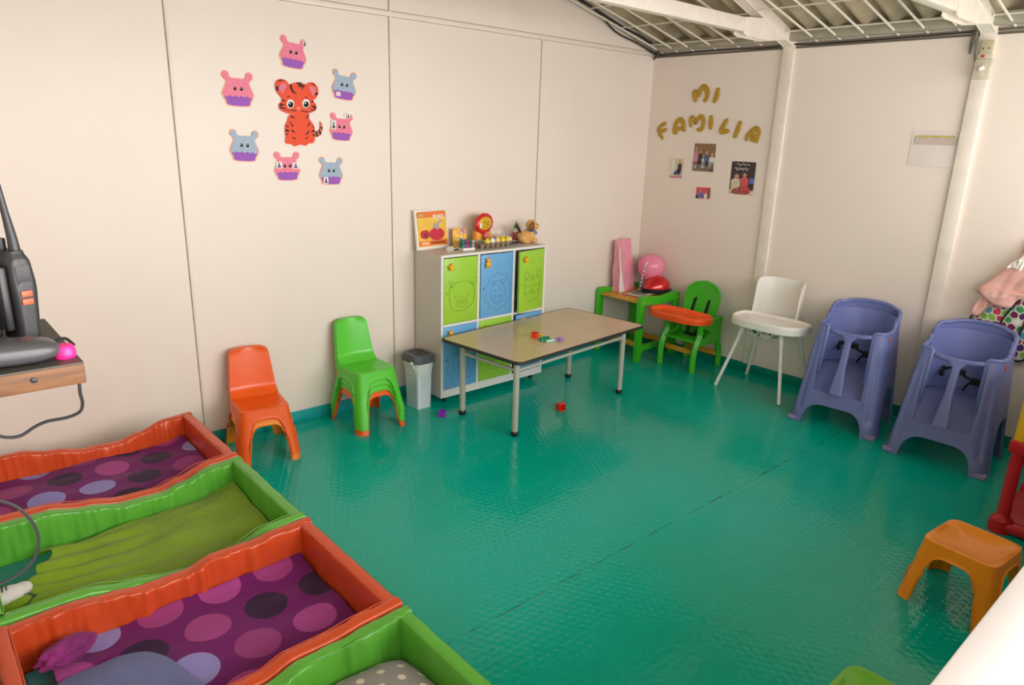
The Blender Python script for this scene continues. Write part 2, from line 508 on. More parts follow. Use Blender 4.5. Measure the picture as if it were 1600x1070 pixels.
# battens (columns) on the right wall and their roof frames
for i, y in enumerate((-1.148, -2.328, -3.53)):
    b = B(); b.box(-0.026, 0, y-0.042, y+0.042, 0.071, EAVE+0.03, 0.003)
    b.m(1).box(-0.0015, 0, y+0.042, y+0.050, 0.071, EAVE)
    trim(b, [M_STEEL, M_SEAM])
    b = B()
    b.beam((-0.02, y, EAVE+0.02), (-W/2, y, RIDGE+0.02), 0.07, 0.07, 0.003)
    b.beam((-W+0.02, y, EAVE+0.02), (-W/2, y, RIDGE+0.02), 0.07, 0.07, 0.003)
    struct(b.obj('roof_rafter', M_STEEL))
    b = B()
    zt = 2.385
    b.box(-W+0.35, -0.35, y-0.03, y+0.03, zt-0.035, zt+0.045, 0.003)
    for sgn, xe in ((1, -0.35), (-1, -W+0.35)):
        o_ = [(0, -0.06), (0.33, -0.02), (0.33, 0.02), (0, 0.07), (-0.30, 0.045), (-0.30, -0.05), (-0.26, -0.06)]
        for dy in (-0.036, 0.030):
            b.T = Matrix.Translation((xe, y+dy, zt)) @ Matrix.Rotation(PI/2, 4, 'X')
            b.flat([(sgn*p, q) for p, q in o_], -0.006, 0)
        b.T = Matrix.Identity(4)
    struct(b.obj('roof_tie_beam', M_STEEL))
b = B(); b.box(-0.10, -0.03, -DEP+0.1, -0.01, EAVE+0.015, EAVE+0.085, 0.012)
b.m(1).box(-0.012, 0.0, -DEP, 0, EAVE-0.025, EAVE-0.012); b.box(-0.02, 0.0, -DEP, 0, EAVE-0.005, EAVE+0.006)
struct(b.obj('eaves_purlin', [M_PURLIN, mat('weathered_steel_strip', '6a6050', 0.7)]))
for xx in (-1.25, -2.3):
    b = B(); b.box(xx-0.03, xx+0.03, -DEP+0.1, 0, EAVE+SL*-xx-0.02, EAVE+SL*-xx+0.045, 0.006)
    struct(b.obj('roof_purlin', M_PURLIN))
# ceiling grille of welded rods
g = thing('ceiling_grille', 'cream welded rod grille hanging under the corrugated roof', 'grille', (0, 0, 2.345))
GS = 0.232
ys = [-0.09, -0.23, -0.375, -0.569, -0.765, -0.94, -1.339, -1.491, -1.665, -1.846, -2.011, -2.18, -2.45, -2.62, -2.79, -2.96, -3.13, -3.30]
for y in ys:
    bb = B(); bb.tube([(-0.015, y, 0), (-1.9, y, 1.885*GS)], 0.0072, 6)
    bb.obj('long_rod', M_ROD, g)
for y0, y1, xo in ((-0.04, -1.1, 0.0), (-1.19, -2.28, 0.06), (-2.37, -3.48, 0.02)):
    for k in range(5):
        x = -0.14-0.36*k-xo*0.5
        bb = B(); bb.tube([(x, y0, -x*GS+0.012), (x, y1, -x*GS+0.012)], 0.005, 6)
        bb.obj('cross_rod', M_ROD, g)
# loose cables along the eaves
b = B()
b.tube(spline([(-0.03, -0.02, 2.30), (-0.06, -0.08, 2.34), (-0.03, -0.05, 2.37), (-0.09, -0.03, 2.40), (-0.2, -0.03, 2.44), (-0.5, -0.035, 2.50), (-1.0, -0.03, 2.64), (-1.4, -0.03, 2.76)], 6, False), 0.007, 6)
b.tube(spline([(-0.04, -0.03, 2.38), (-0.1, -0.05, 2.34), (-0.05, -0.12, 2.36), (-0.03, -0.03, 2.42)], 6, False), 0.006, 6)
b.tube(spline([(-0.02, -0.06, 2.325), (-0.02, -0.6, 2.332), (-0.02, -1.05, 2.325), (-0.04, -1.15, 2.35), (-0.02, -1.3, 2.327), (-0.02, -2.25, 2.33)], 6, False), 0.0035, 6)
tag(b.obj('cable', M_BLACK), 'black cable running along the eaves into the far corner', 'cable')
b = B()
b.tube(spline([(-0.03, -2.26, 2.34), (-0.04, -2.255, 2.27), (-0.045, -2.262, 2.215), (-0.05, -2.272, 2.27), (-0.05, -2.28, 2.34)], 6, False), 0.006, 8)
b.tube(spline([(-0.045, -2.28, 2.35), (-0.05, -2.285, 2.24), (-0.05, -2.30, 2.17), (-0.05, -2.34, 2.19)], 6, False), 0.004, 8)
tag(b.obj('cable_loop', mat('grey_cable', '6a665c', 0.5)), 'grey cable loop hanging above the switch box', 'cable')
b = B()
for q in range(3):
    b.tube(spline([(-0.03-0.01*q, -2.39, 2.36+.01*q), (-0.04, -2.47, 2.385+.012*q), (-0.04, -2.6, 2.37+.01*q), (-0.03, -2.8, 2.37)], 6, False), 0.005, 6)
tag(b.obj('cable_bundle', mat('brown_grey_cable', '8d8470', 0.6)), 'bundle of pale cables past the right column at the eaves', 'cable')
# switch box on the second column
t = thing('switch_box', 'small cream electrical box on the right column under the eaves', 'switch box', M=on_right(-2.345, 2.15, 0, 0.036))
mb = mat('aged_cream_plastic', 'cdc4ae', 0.5, var=0.15, vscale=20)
b = B(); b.box(-0.042, 0.042, -0.075, 0.03, 0, 0.038, 0.005); b.obj('lower_cover', mb, t)
b = B(); b.box(-0.03, 0.03, 0.055, 0.125, 0, 0.028, 0.004)
b.m(1).ball((-0.016, 0.085, 0.029), 0.004).ball((0.014, 0.085, 0.029), 0.004)
b.obj('socket', [mat('old_beige_plastic', 'c4b898', 0.5), M_BLACK], t)
b = B(); b.box(-0.012, 0.014, -0.03, -0.008, 0.036, 0.055, 0.003, rot=Euler((0.3, 0, 0.5)).to_matrix()); b.obj('switch', M_WHITE, t)
b = B(); b.box(-0.035, 0.035, 0.03, 0.058, 0, 0.03, 0.003); b.m(1).ball((-0.01, 0.045, 0.03), (0.012, 0.008, 0.004))
b.obj('breaker', [mb, mat('red_mark', 'c8403a', 0.5)], t)
# ---------------------------------------------------------------- plastics and fabrics
def plas(n, h, r=0.3): return mat(n, h, r, var=0.03, vscale=9, bump=0.03, bscale=30, sss=0.0)
P_OR = plas('orange_chair_plastic', 'f0601a'); P_GR = plas('green_chair_plastic', '5ccb38'); P_OR2 = plas('amber_orange_chair_plastic', 'ee8a20')
P_AM = plas('amber_stool_plastic', 'fa9410'); P_GR2 = plas('leaf_green_stool_plastic', '78c038')
P_PU = mat('periwinkle_plastic', '7079b2', 0.38, var=0.06, vscale=4, bump=0.05, bscale=25)
P_BG = plas('bright_green_plastic', '3fb81e', 0.35); P_TR = plas('orange_tray_plastic', 'fb5a1c', 0.3)
P_HW = mat('white_highchair_plastic', 'eeeae2', 0.3, var=0.02)

def rrect(th, hx, hy, n=7.0):
    c, s_ = math.cos(th), math.sin(th)
    r = 1/((abs(c)**n+abs(s_)**n)**(1/n))
    return hx*c*r, hy*s_*r

def shell(b, zt, zb0, top, bot, arch, zlo, zhi, th0, th1, nt, rows, bow=0.0, edge=lambda th: False):
    """skirt of a moulded chair between heights zlo..zhi; top / bot half sizes; arch(theta) gives the lower edge"""
    def f(u, v):
        th = lerp(th0, th1, u)
        lo = max(arch(th), zlo)
        v = 1-(1-v)**1.6
        z = lerp(zhi, max(min(lo, zhi), zb0), v)
        k = (zt-z)/(zt-zb0)
        k = k+bow*math.sin(PI*k)
        x, y = rrect(th, lerp(top[0], bot[0], k), lerp(top[1], bot[1], k))
        if edge(th):                      # moulded lip along the arch
            q = 1+.045*sm((v-.86)/.14)
            x *= q; y *= q
        return (x, y, z)
    b.grid(f, nt, rows)

def chair_arch(h, cut=0.64, hs=None):
    def a(th):
        x, y = rrect(th, 1, 1)
        s_ = min(abs(x), abs(y))
        hh = h if abs(y) > abs(x) else (hs or h)
        if s_ >= cut: return 0.0
        return hh*(1-(s_/cut)**5)**0.45
    return a

def seat_part(m, zt, top, bot, h, cut, legcut, hs=None, dip=0.012, bow=-0.05):
    b = B()
    ar = chair_arch(h, cut, hs)
    def ft(u, v):
        th = 2*PI*u
        x, y = rrect(th, top[0]*v, top[1]*v, lerp(2.2, 7, v))
        z = zt - dip*(1-v**2.5) if v < 0.93 else zt-0.009*((v-0.93)/0.07)**2
        return (x, y, z)
    b.grid(ft, 96, 14, wrapu=False)
    shell(b, zt-0.009, 0, top, bot, lambda th: max(ar(th), legcut), 0, zt-0.009, 0, 2*PI, 192, 12, bow, lambda th: ar(th) > legcut+.004)
    bmesh.ops.remove_doubles(b.bm, verts=b.bm.verts[:], dist=0.0006)
    outward(b)
    return b
def leg_part(q, zt, top, bot, h, cut, legcut, hs=None, bow=-0.05):
    ar = chair_arch(h, cut, hs)
    b = B()
    # angular span of one corner
    shell(b, zt-0.009, 0, top, bot, lambda th: min(ar(th), legcut), 0, legcut, q*PI/2, (q+1)*PI/2, 72, 12, bow, lambda th: .02 < ar(th) < legcut)
    bmesh.ops.dissolve_degenerate(b.bm, dist=0.0004, edges=b.bm.edges[:])
    outward(b)
    return b

def back_part(zt, yb, z1, w0, w1, lean, depth=0.026):
    b = B()
    def f(u, v):
        s_ = 2*u-1
        z = lerp(zt-0.012, z1, v)
        w_ = lerp(w0, w1, v)
        # rounded top corners
        r = 0.035
        if z > z1-r:
            w_ -= r-math.sqrt(max(0, r*r-(z-(z1-r))**2))
        y = yb+lean*v-0.035*(1-min(1, v/0.22))**2 + 0.012*(1-s_*s_)
        return (s_*w_, y, z)
    b.grid(f, 24, 26)
    bmesh.ops.recalc_face_normals(b.bm, faces=b.bm.faces[:])
    # wrap the rim backwards (not along the bottom)
    ed = [e for e in b.bm.edges if e.is_boundary and max(v.co.z for v in e.verts) > zt-0.011]
    r = bmesh.ops.extrude_edge_only(b.bm, edges=ed)
    vs_ = [v for v in r['geom'] if isinstance(v, bmesh.types.BMVert)]
    for v in vs_:
        v.co.y += depth; v.co.x *= 1.03; v.co.z += 0.002
    for f_ in b.bm.faces: f_.smooth = True
    return b

CH = dict(zt=0.262, top=(0.128, 0.135), bot=(0.165, 0.20), h=0.205, cut=0.66, legcut=0.13, hs=0.20)
def small_chair(m, label, group=None):
    t = thing('child_chair', label, 'chair', group=group)
    seat_part(m, **CH).obj('seat', m, t, sharp=60, solid=0.004)
    back_part(0.262, 0.118, 0.505, 0.122, 0.098, 0.05).obj('backrest', m, t, sharp=75, solid=0.004)
    for q in range(4):
        leg_part(q, **CH).obj('leg', m, t, sharp=60, solid=0.004)
    return t
# chair stacks along the back wall
oc = small_chair(P_OR, 'bright orange plastic child chair on top of the two-chair stack by the padded cribs', 'orange chairs beside the cribs')
SO = (-3.452, -0.262)
oc.location = (SO[0], SO[1], 0.034); oc.rotation_euler = (0, 0, -0.16)
o2 = dup(oc, 'amber-orange plastic child chair at the bottom of the two-chair stack by the cribs', (SO[0], SO[1], 0)); recolor(o2, {P_OR.name: P_OR2})
SG = (-2.785, -0.235)
base = dup(oc, 'orange plastic child chair at the very bottom, under the green chairs of the stack', (SG[0], SG[1], 0), 0.0, 'stacked chairs beside the bin')
pg = None
names = ['lowest green plastic child chair, resting on the orange one in the stack beside the bin', 'middle green plastic child chair in the stack beside the bin', 'topmost green plastic child chair of the stack, with its whole backrest showing']
for k in range(3):
    g_ = dup(oc, names[k], (SG[0], SG[1], 0.033*(k+1)), 0.0, 'stacked chairs beside the bin')
    if pg is None:
        recolor(g_, {P_OR.name: P_GR}); pg = g_
    else:
        for a, c in zip(g_.children_recursive, pg.children_recursive): a.data = c.data

# stools at the right / front edge
ST = dict(zt=0.27, top=(0.135, 0.13), bot=(0.178, 0.175), h=0.225, cut=0.66, legcut=0.13, hs=0.215)
def stool(m, label, loc, rz):
    t = thing('plastic_stool', label, 'stool', loc, rz)
    seat_part(m, dip=0.03, **ST).obj('seat', m, t, sharp=60, solid=0.005)
    for q in range(4): leg_part(q, **ST).obj('leg', m, t, sharp=60, solid=0.005)
    return t
stool(P_AM, 'amber orange plastic child stool with arched sides in front of the red toy stand', (-1.885, -3.195, 0), -0.1)
stool(P_GR2, 'leaf green plastic child stool cut by the bottom edge next to the white half wall', (-3.035, -3.315, 0), 0.0)

# ---------------------------------------------------------------- table
M_TOP = mat('beige_laminate', 'cdb48f', 0.25, var=0.05, vscale=3)
M_EDGE = mat('black_rubber_edge', '20201f', 0.5)
M_LEG = mat('grey_beige_steel_tube', 'c4bcb0', 0.4, metal=0.2, var=0.03)
t = thing('activity_table', 'low beige laminate table with black rounded edge and grey tube legs', 'table', (-1.715, -0.672, 0), 0.095)
def rr(hx, hy, r, n=8):
    o = []
    for cx, cy, a0 in ((hx-r, hy-r, 0), (-hx+r, hy-r, 90), (-hx+r, -hy+r, 180), (hx-r, -hy+r, 270)):
        for i in range(n+1):
            a = math.radians(a0+90*i/n); o.append((cx+r*math.cos(a), cy+r*math.sin(a)))
    return o
b = B(); b.flat(rr(0.620, 0.326, 0.042), 0.478, 0.4925); b.obj('tabletop', M_TOP, t)
b = B(); b.tube([(p[0], p[1], 0.484) for p in rr(0.621, 0.327, 0.042)], 0.010, 8, closed=True); b.obj('edge_band', M_EDGE, t)
for sx in (-1, 1):
    for sy in (-1, 1):
        b = B(); b.lathe([(0.0, 0.02), (0.0185, 0.02), (0.0185, 0.478), (0, 0.478)], 20, (sx*0.53, sy*0.225, 0))
        lg = b.obj('leg', M_LEG, t)
        b = B(); b.lathe([(0, 0), (0.019, 0), (0.0225, 0.006), (0.0225, 0.024), (0.018, 0.03), (0, 0.03)], 20, (sx*0.53, sy*0.225, 0))
        b.obj('rubber_foot', M_BLACK, lg)
for s_ in (-1, 1):
    b = B(); b.tube([(-0.53, s_*0.225, 0.402), (0.53, s_*0.225, 0.402)], 0.0105, 10); b.obj('long_rail', M_LEG, t)
    b = B(); b.tube([(s_*0.53, -0.225, 0.402), (s_*0.53, 0.225, 0.402)], 0.0105, 10); b.obj('end_rail', M_LEG, t)

# ---------------------------------------------------------------- cabinet with six doors
M_CAB = mat('pale_grey_melamine', 'cbc4ba', 0.4, var=0.03)
M_CABF = mat('off_white_melamine_edge', 'e6e2dd', 0.4, var=0.02)
M_DG = mat('lime_green_laminate', '9ccd3c', 0.35, var=0.02); M_DB = mat('sky_blue_laminate', '6aa9da', 0.35, var=0.02)
M_LN = mat('engraved_line', '5b7d2a', 0.7); M_LNB = mat('engraved_line_blue', '3f6f9e', 0.7)
M_Y = mat('yellow_handle_plastic', 'f0b418', 0.35, var=0.05)
CX, CW, CZ0, CZ1, CYF = -2.287, 0.893, 0.048, 0.976, -0.30
t = thing('locker_cabinet', 'pale grey cabinet on castors with six green and blue doors', 'cabinet', (CX, CYF, 0))
DPT = 0.285
b = B()
T = 0.016
b.box(0, T, 0.0, DPT, CZ0, CZ1).box(CW-T, CW, 0, DPT, CZ0, CZ1).box(T, CW-T, 0.001, DPT, CZ1-T, CZ1).box(T, CW-T, 0.001, DPT, CZ0, CZ0+0.05)
b.box(T, CW-T, DPT-0.006, DPT-0.001, CZ0+0.05, CZ1-T)
cols = [(0.018, 0.287), (0.305, 0.588), (0.606, 0.875)]
rows = [(0.536, 0.956), (0.100, 0.520)]
b.box(T, CW-T, 0.001, DPT-0.006, 0.520, 0.536)
for x in (0.287, 0.588): b.box(x, x+0.018, 0.001, DPT-0.006, CZ0+0.05, CZ1-T)
b.m(1).box(-0.0005, CW+0.0005, -0.001, 0.0005, CZ1-T, CZ1+0.0005).box(-0.0005, 0.018, -0.0012, 0.0005, CZ0, CZ1).box(CW-0.018, CW, -0.0012, 0.0005, CZ0, CZ1)
b.box(T, CW-T, -0.0012, 0.001, CZ0, CZ0+0.052).box(T, CW-T, -0.0012, 0.001, 0.520, 0.536)
for x in (0.287, 0.588): b.box(x, x+0.018, -0.0013, 0.001, CZ0+0.05, CZ1-T)
b.obj('cabinet_body', [M_CAB, M_CABF], t)
def loop(b, pts, r=0.0011, closed=True, n=4, z=0.0004):
    p = spline([(x, y) for x, y in pts], n, closed)
    b.tube([(q.x, q.y, z) for q in p], r, 5, closed=closed)
def pig(b):
    loop(b, [(-.085, .03), (-.07, .085), (0, .105), (.065, .085), (.085, .02), (.07, -.055), (0, -.095), (-.07, -.065)])
    loop(b, [(-.07, .07), (-.09, .115), (-.045, .10)], closed=False); loop(b, [(.045, .10), (.095, .125), (.08, .06)], closed=False)
    loop(b, [(-.07, .075), (-.075, .095), (-.055, .09), (-.06, .07)]); loop(b, [(.06, .09), (.078, .10), (.07, .075)])
    loop(b, circ(0, -.035, .034, .034, 12)); loop(b, circ(-.011, -.035, .006, .011, 8)); loop(b, circ(.011, -.035, .006, .011, 8))
    loop(b, [(-.05, .015), (-.04, 0), (-.025, .01)], closed=False); loop(b, [(.025, .01), (.04, .0), (.05, .02)], closed=False)
def lion(b):
    loop(b, [(math.cos(2*PI*i/60)*.092*(1+.17*abs(math.sin(5*2*PI*i/60))), math.sin(2*PI*i/60)*.104*(1+.17*abs(math.sin(5*2*PI*i/60)))) for i in range(60)], n=2)
    loop(b, circ(0, -.005, .06, .072, 14)); loop(b, circ(-.04, .062, .015, .014, 10)); loop(b, circ(.04, .062, .015, .014, 10))
    loop(b, [(-.03, -.02), (0, -.035), (.03, -.02), (.02, -.06), (0, -.068), (-.02, -.06)]); loop(b, circ(-.018, .008, .004, .006, 8)); loop(b, circ(.018, .008, .004, .006, 8))
def tiger_l(b):
    loop(b, [(-.07, .05), (-.03, .075), (.03, .075), (.07, .05), (.08, -.02), (.045, -.085), (0, -.10), (-.045, -.085), (-.08, -.02)])
    loop(b, circ(-.06, .085, .02, .026, 10)); loop(b, circ(.06, .09, .02, .026, 10))
    for sx in (-1, 1):
        loop(b, [(sx*.078, .02), (sx*.05, .012), (sx*.076, .0)], closed=False); loop(b, [(sx*.075, -.03), (sx*.05, -.03), (sx*.06, -.05)], closed=False)
        loop(b, circ(sx*.022, .01, .004, .006, 8)); loop(b, [(0, -.03), (sx*.02, -.045), (sx*.035, -.03)], closed=False)
    loop(b, [(-.02, .072), (-.012, .045), (-.005, .072)], closed=False); loop(b, [(.005, .072), (.012, .045), (.02, .072)], closed=False)
    loop(b, circ(0, -.022, .01, .007, 8))
pics = [[pig, lion, tiger_l], [lion, tiger_l, pig]]
dcol = [[0, 1, 0], [1, 0, 1]]
DV = Matrix(((1, 0, 0, 0), (0, 0, -1, 0), (0, 1, 0, 0), (0, 0, 0, 1)))
for r_ in range(2):
    for c_ in range(3):
        x0, x1 = cols[c_]; z0, z1 = rows[r_]
        ajar = 0.16 if (c_ == 2 and r_ == 0) else (0.11 if c_ == 2 else (0.035 if (c_ == 1 and r_ == 0) else 0.0))
        hinge = Vector((x1-0.001, -0.001, 0))
        w_ = x1-x0-0.004
        b = B()
        b.box(-w_, 0, -0.001, 0.015, z0+0.002, z1-0.002, 0.001)
        b.m(1); b.T = Matrix.Translation((-w_/2+0.008, -0.001, (z0+z1)/2-0.045)) @ DV @ Matrix.Diagonal(((1.18, 1.10, 1.12)[(c_+r_) % 3], (.95, 1.06, 1.0)[(c_+r_) % 3], 1, 1))
        pics[r_][c_](b); loop(b, [(0, .16), (0.0, .20)], 0.0006, False)
        b.T = Matrix.Identity(4)
        b.m(2).box(-w_+0.018, -w_+0.022, -0.002, 0.0, z0+0.19, z0+0.205)
        d = b.obj('door', [[M_DG, M_DB][dcol[r_][c_]], [M_LN, M_LNB][dcol[r_][c_]], M_BLACK], t)
        d.location = hinge; d.rotation_euler = (0, 0, ajar)
        # opens towards the room around the right edge
        b = B(); b.T = Matrix.Translation((-w_+0.045, -0.001, z1-0.055)) @ DV
        if (r_ + c_) % 2 == 0 or (r_ == 1 and c_ == 1):
            st = [(0.026*math.cos(PI/2+PI*i/5)*(1 if i % 2 == 0 else .48), 0.026*math.sin(PI/2+PI*i/5)*(1 if i % 2 == 0 else .48)) for i in range(10)]
            b.flat(st, 0.010, 0.024); b.lathe([(0, 0), (.008, 0), (.008, .012), (0, .012)], 10)
        else:
            b.lathe([(0, 0), (.008, 0), (.008, .012), (0, .012)], 10)
            b.ball((0, .017, .018), (.014, .013, .008)).ball((0, -.006, .018), (.016, .017, .009))
            for sx in (-1, 1):
                b.ball((sx*.012, .029, .017), .006).ball((sx*.017, -.001, .018), .007).ball((sx*.012, -.022, .018), .008)
        b.obj('handle', M_Y, d)
for x in (0.06, CW-0.06):
    for y in (0.05, DPT-0.05):
        b = B(); b.lathe([(0, -0.008), (.016, -0.008), (.018, 0), (.016, 0.008), (0, 0.008)], 18, (x, y, 0.0195), axis='x'); b.box(x-0.012, x+0.012, y-0.006, y+0.02, 0.026, 0.049, 0.002)
        b.obj('castor', M_BLACK, t)

# ---------------------------------------------------------------- waste bin
M_ST = mat('brushed_steel', 'e2e8ee', 0.3, metal=0.2, var=0.05, vscale=3, stretch=(40, 40, 1))
M_DKG = mat('dark_grey_plastic', '5d5f63', 0.45)
M_DKG2 = mat('charcoal_plastic', '3a3b3e', 0.4)
M_BAG = mat('white_bin_liner', 'e8e6e4', 0.4, var=0.03)
t = thing('waste_bin', 'slim steel waste bin with grey lid and white liner beside the cabinet', 'waste bin', (-2.395, -0.205, 0), 0.02)
b = B(); b.grid(lambda u, v: (*rrect(2*PI*u, lerp(.053, .060, v), lerp(.068, .076, v), 9), .31*v), 64, 6, wrapu=True); b.box(-.05, .05, -.065, .065, 0, .004); b.obj('bin_body', M_ST, t, sharp=50)
b = B(); b.grid(lambda u, v: (*rrect(2*PI*u, lerp(.064, .070, v)+.005*noise.noise(Vector((math.cos(2*PI*u)*3, math.sin(2*PI*u)*3, v*2))), lerp(.080, .088, v)+.004*noise.noise(Vector((math.cos(2*PI*u)*4, 5, v*2))), 5), lerp(.225+.028*noise.noise(Vector((math.cos(2*PI*u)*2, math.sin(2*PI*u)*2, 3))), .312, v)), 96, 8, wrapu=True)
b.tube(spline([(-.066, -.04, .27), (-.085, -.05, .30), (-.09, -.055, .315), (-.07, -.03, .31)], 5, False), .012, 8, flat=.4)
b.obj('bin_liner', M_BAG, t, solid=0.001)
def oct_(hx, hy, c): return [(hx, -hy+c), (hx, hy-c), (hx-c, hy), (-hx+c, hy), (-hx, hy-c), (-hx, -hy+c), (-hx+c, -hy), (hx-c, -hy)]
b = B()
A_ = oct_(.078, .096, .028); A2 = oct_(.070, .088, .026); A3 = oct_(.052, .070, .018)
t2 = bmesh.new(); R_ = []
for pts, z in ((A_, .305), (A_, .335), (A2, .356), (A3, .358), (A3, .346)): R_.append([t2.verts.new((p[0], p[1], z)) for p in pts])
for a_, c_ in zip(R_, R_[1:]):
    for i in range(8): t2.faces.new((a_[i], a_[(i+1) % 8], c_[(i+1) % 8], c_[i]))
t2.faces.new(R_[0][::-1]); t2.faces.new(R_[-1])
b._merge(t2, False); l_ = b.obj('lid', M_DKG, t, bev=0.002)
b = B(); b.box(-.048, .048, -.066, .066, .346, .353, .003); b.obj('flap', M_DKG2, l_)

# ---------------------------------------------------------------- blocks
def block(label, loc, rz, m, s=0.042, openb=True, cat='toy block', grp=None):
    b = B()
    h = s/2; th = .0035
    b.box(-h, h, -h, h, 0, th).box(-h, -h+th, -h, h, th, s).box(h-th, h, -h, h, th, s).box(-h+th, h-th, -h, -h+th, th, s).box(-h+th, h-th, h-th, h, th, s)
    if not openb: b.box(-h, h, -h, h, s-th, s).lathe([(0, s), (s*.25, s), (s*.25, s*1.2), (0, s*1.2)], 14)
    o = b.obj('toy_block', m); o.location = loc; o.rotation_euler = (0, 0, rz)
    return tag(o, label, cat, grp)
C_RED = plas('red_block_plastic', 'f0341c'); C_PUR = plas('purple_block_plastic', '9a2fc8'); C_GRN = plas('emerald_block_plastic', '10905a'); C_LIL = plas('lilac_block_plastic', '9a6ad0'); C_AQ = plas('pale_aqua_block_plastic', 'a8e0d8')
for o_, lc, rot in ((block('purple hollow toy block on the floor beside the cabinet castor', (0, 0, 0), 0, C_PUR, .038), (-2.385, -0.45, 0.0), (0, 0, .5)),
                    (block('red hollow toy block lying open side out on the floor under the table edge', (0, 0, 0), 0, C_RED, .046), (-1.71, -0.80, 0.023), (PI/2, 0, -.15))):
    o_.location = lc; o_.rotation_euler = rot
def ring_link(label, loc, rz, m, s=0.05, flat_=False):
    b = B()
    b.tube([(s*.5*math.cos(2*PI*i/24), s*.36*math.sin(2*PI*i/24), .011) for i in range(24)], .0065, 8, closed=True)
    for i in range(6):
        b.lathe([(0, .012), (.005, .012), (.005, .022), (0, .022)], 8, (s*.5*math.cos(PI*i/3), s*.36*math.sin(PI*i/3), 0))
    o = b.obj('toy_link', m); o.location = loc; o.rotation_euler = (0, 0, rz)
    return tag(o, label, 'toy')
ZT = 0.4925
block('small red toy block on the table beside the green link', (-1.882, -0.73, ZT), .3, C_RED, .034, False)
b = B(); b.box(-.008, .008, -.008, .008, 0, .014, .002); o = b.obj('toy_peg', M_Y); o.location = (-1.83, -.735, ZT); tag(o, 'tiny yellow toy peg on the table behind the green toy', 'toy')
o = None
b = B(); b.box(-.045, .03, -.022, .022, 0, .012, .004)
for i in range(3):
    for j in range(2): b.lathe([(0, .012), (.007, .012), (.007, .024), (0, .024)], 12, (-.030+.022*i, -.010+.02*j, 0))
o = b.obj('toy_building_brick', C_GRN); o.location = (-1.868, -.815, ZT); o.rotation_euler = (0, 0, -.25); tag(o, 'emerald green studded toy brick lying on the beige table', 'toy brick')
b = B(); b.box(-.035, .025, -.010, .010, 0, .014, .004); o = b.obj('toy_bar', C_AQ); o.location = (-1.862, -.852, ZT); o.rotation_euler = (0, 0, -.2); tag(o, 'pale aqua toy bar on the table in front of the green brick', 'toy')
b = B(); b.ball((0, 0, .012), (.012, .012, .012))
for i in range(5):
    a = 2*PI*i/5+.3; b.tube([(0, 0, .012), (.032*math.cos(a), .026*math.sin(a), .010)], [.006, .004], 8)
o = b.obj('toy_star_connector', C_LIL); o.location = (-1.805, -.870, ZT); tag(o, 'lilac spiky toy connector at the right end of the toys on the table', 'toy')

# ---------------------------------------------------------------- padded cribs
V_OR = mat('orange_vinyl', 'd04e22', 0.27, var=0.05, vscale=5, bump=0.2, bscale=22)
V_GR = mat('green_vinyl', '5fae3a', 0.27, var=0.06, vscale=5, bump=0.2, bscale=22)
V_TEAL = mat('teal_vinyl_base', '2f9296', 0.4)
V_IN_GR = V_GR
XR, XL = -3.838, -4.775
prof = [(0, .362), (.10, .358), (.22, .340), (.36, .300), (.50, .306), (.66, .338), (.80, .352), (1, .355)]
def rail(b, x0, x1, yc, th, zf, n=70, seed=0, wr=1.0, inner=1):
    """padded side rail; inner=+1/-1 is the side that faces the mattress"""
    h = th/2
    sec = []
    def f(u, v):
        x = lerp(x0, x1, u); zt = zf(u)
        r = .010
        # profile path: bottom outer -> top outer -> top inner -> bottom inner
        P_ = [(-h, 0.0), (-h, .25), (-h, .5), (-h, .75), (-h, .95), (-h+r*.3, 1.0), (-h+r, 1.01), (0, 1.012), (h-r, 1.01), (h-r*.3, 1.0), (h, .95), (h, .75), (h, .5), (h, .25), (h, 0)]
        i = v*(len(P_)-1); k = min(int(i), len(P_)-2); fr = i-k
        py = lerp(P_[k][0], P_[k+1][0], fr); pz = lerp(P_[k][1], P_[k+1][1], fr)*zt
        if pz > .05:
            side = 1 if py*inner > 0 else -1
            amp = .005*wr*(1.6 if side > 0 else .5)
            q = noise.noise(Vector((x*16+seed*5, pz*5, side*2+seed)))*amp + noise.noise(Vector((x*42, pz*7, seed+side)))*amp*(.9 if side > 0 else .4)
            if abs(py) > h*.7: py += q
            else: pz += q*.0
        return (x, yc+py*(1 if inner > 0 else 1), pz)
    b.grid(f, n*2, 28)
    bmesh.ops.recalc_face_normals(b.bm, faces=b.bm.faces[:])
def endrail(b, xc, y0, y1, th, z, seed):
    n = 40; h = th/2
    def f(u, v):
        y = lerp(y0, y1, u); r = .010
        P_ = [(-h, 0.0), (-h, .25), (-h, .5), (-h, .75), (-h, .95), (-h+r*.3, 1.0), (-h+r, 1.01), (0, 1.012), (h-r, 1.01), (h-r*.3, 1.0), (h, .95), (h, .75), (h, .5), (h, .25), (h, 0)]
        i = v*(len(P_)-1); k = min(int(i), len(P_)-2); fr = i-k
        px = lerp(P_[k][0], P_[k+1][0], fr); pz = lerp(P_[k][1], P_[k+1][1], fr)*z
        q = noise.noise(Vector((y*13, pz*6, seed)))*.004
        return (xc+px+(q if abs(px) > h*.7 else 0), y, pz)
    b.grid(f, n, 28)
    b.flat
    bmesh.ops.recalc_face_normals(b.bm, faces=b.bm.faces[:])
def seam_line(b, pts, r=.0012): b.tube(pts, r, 5)
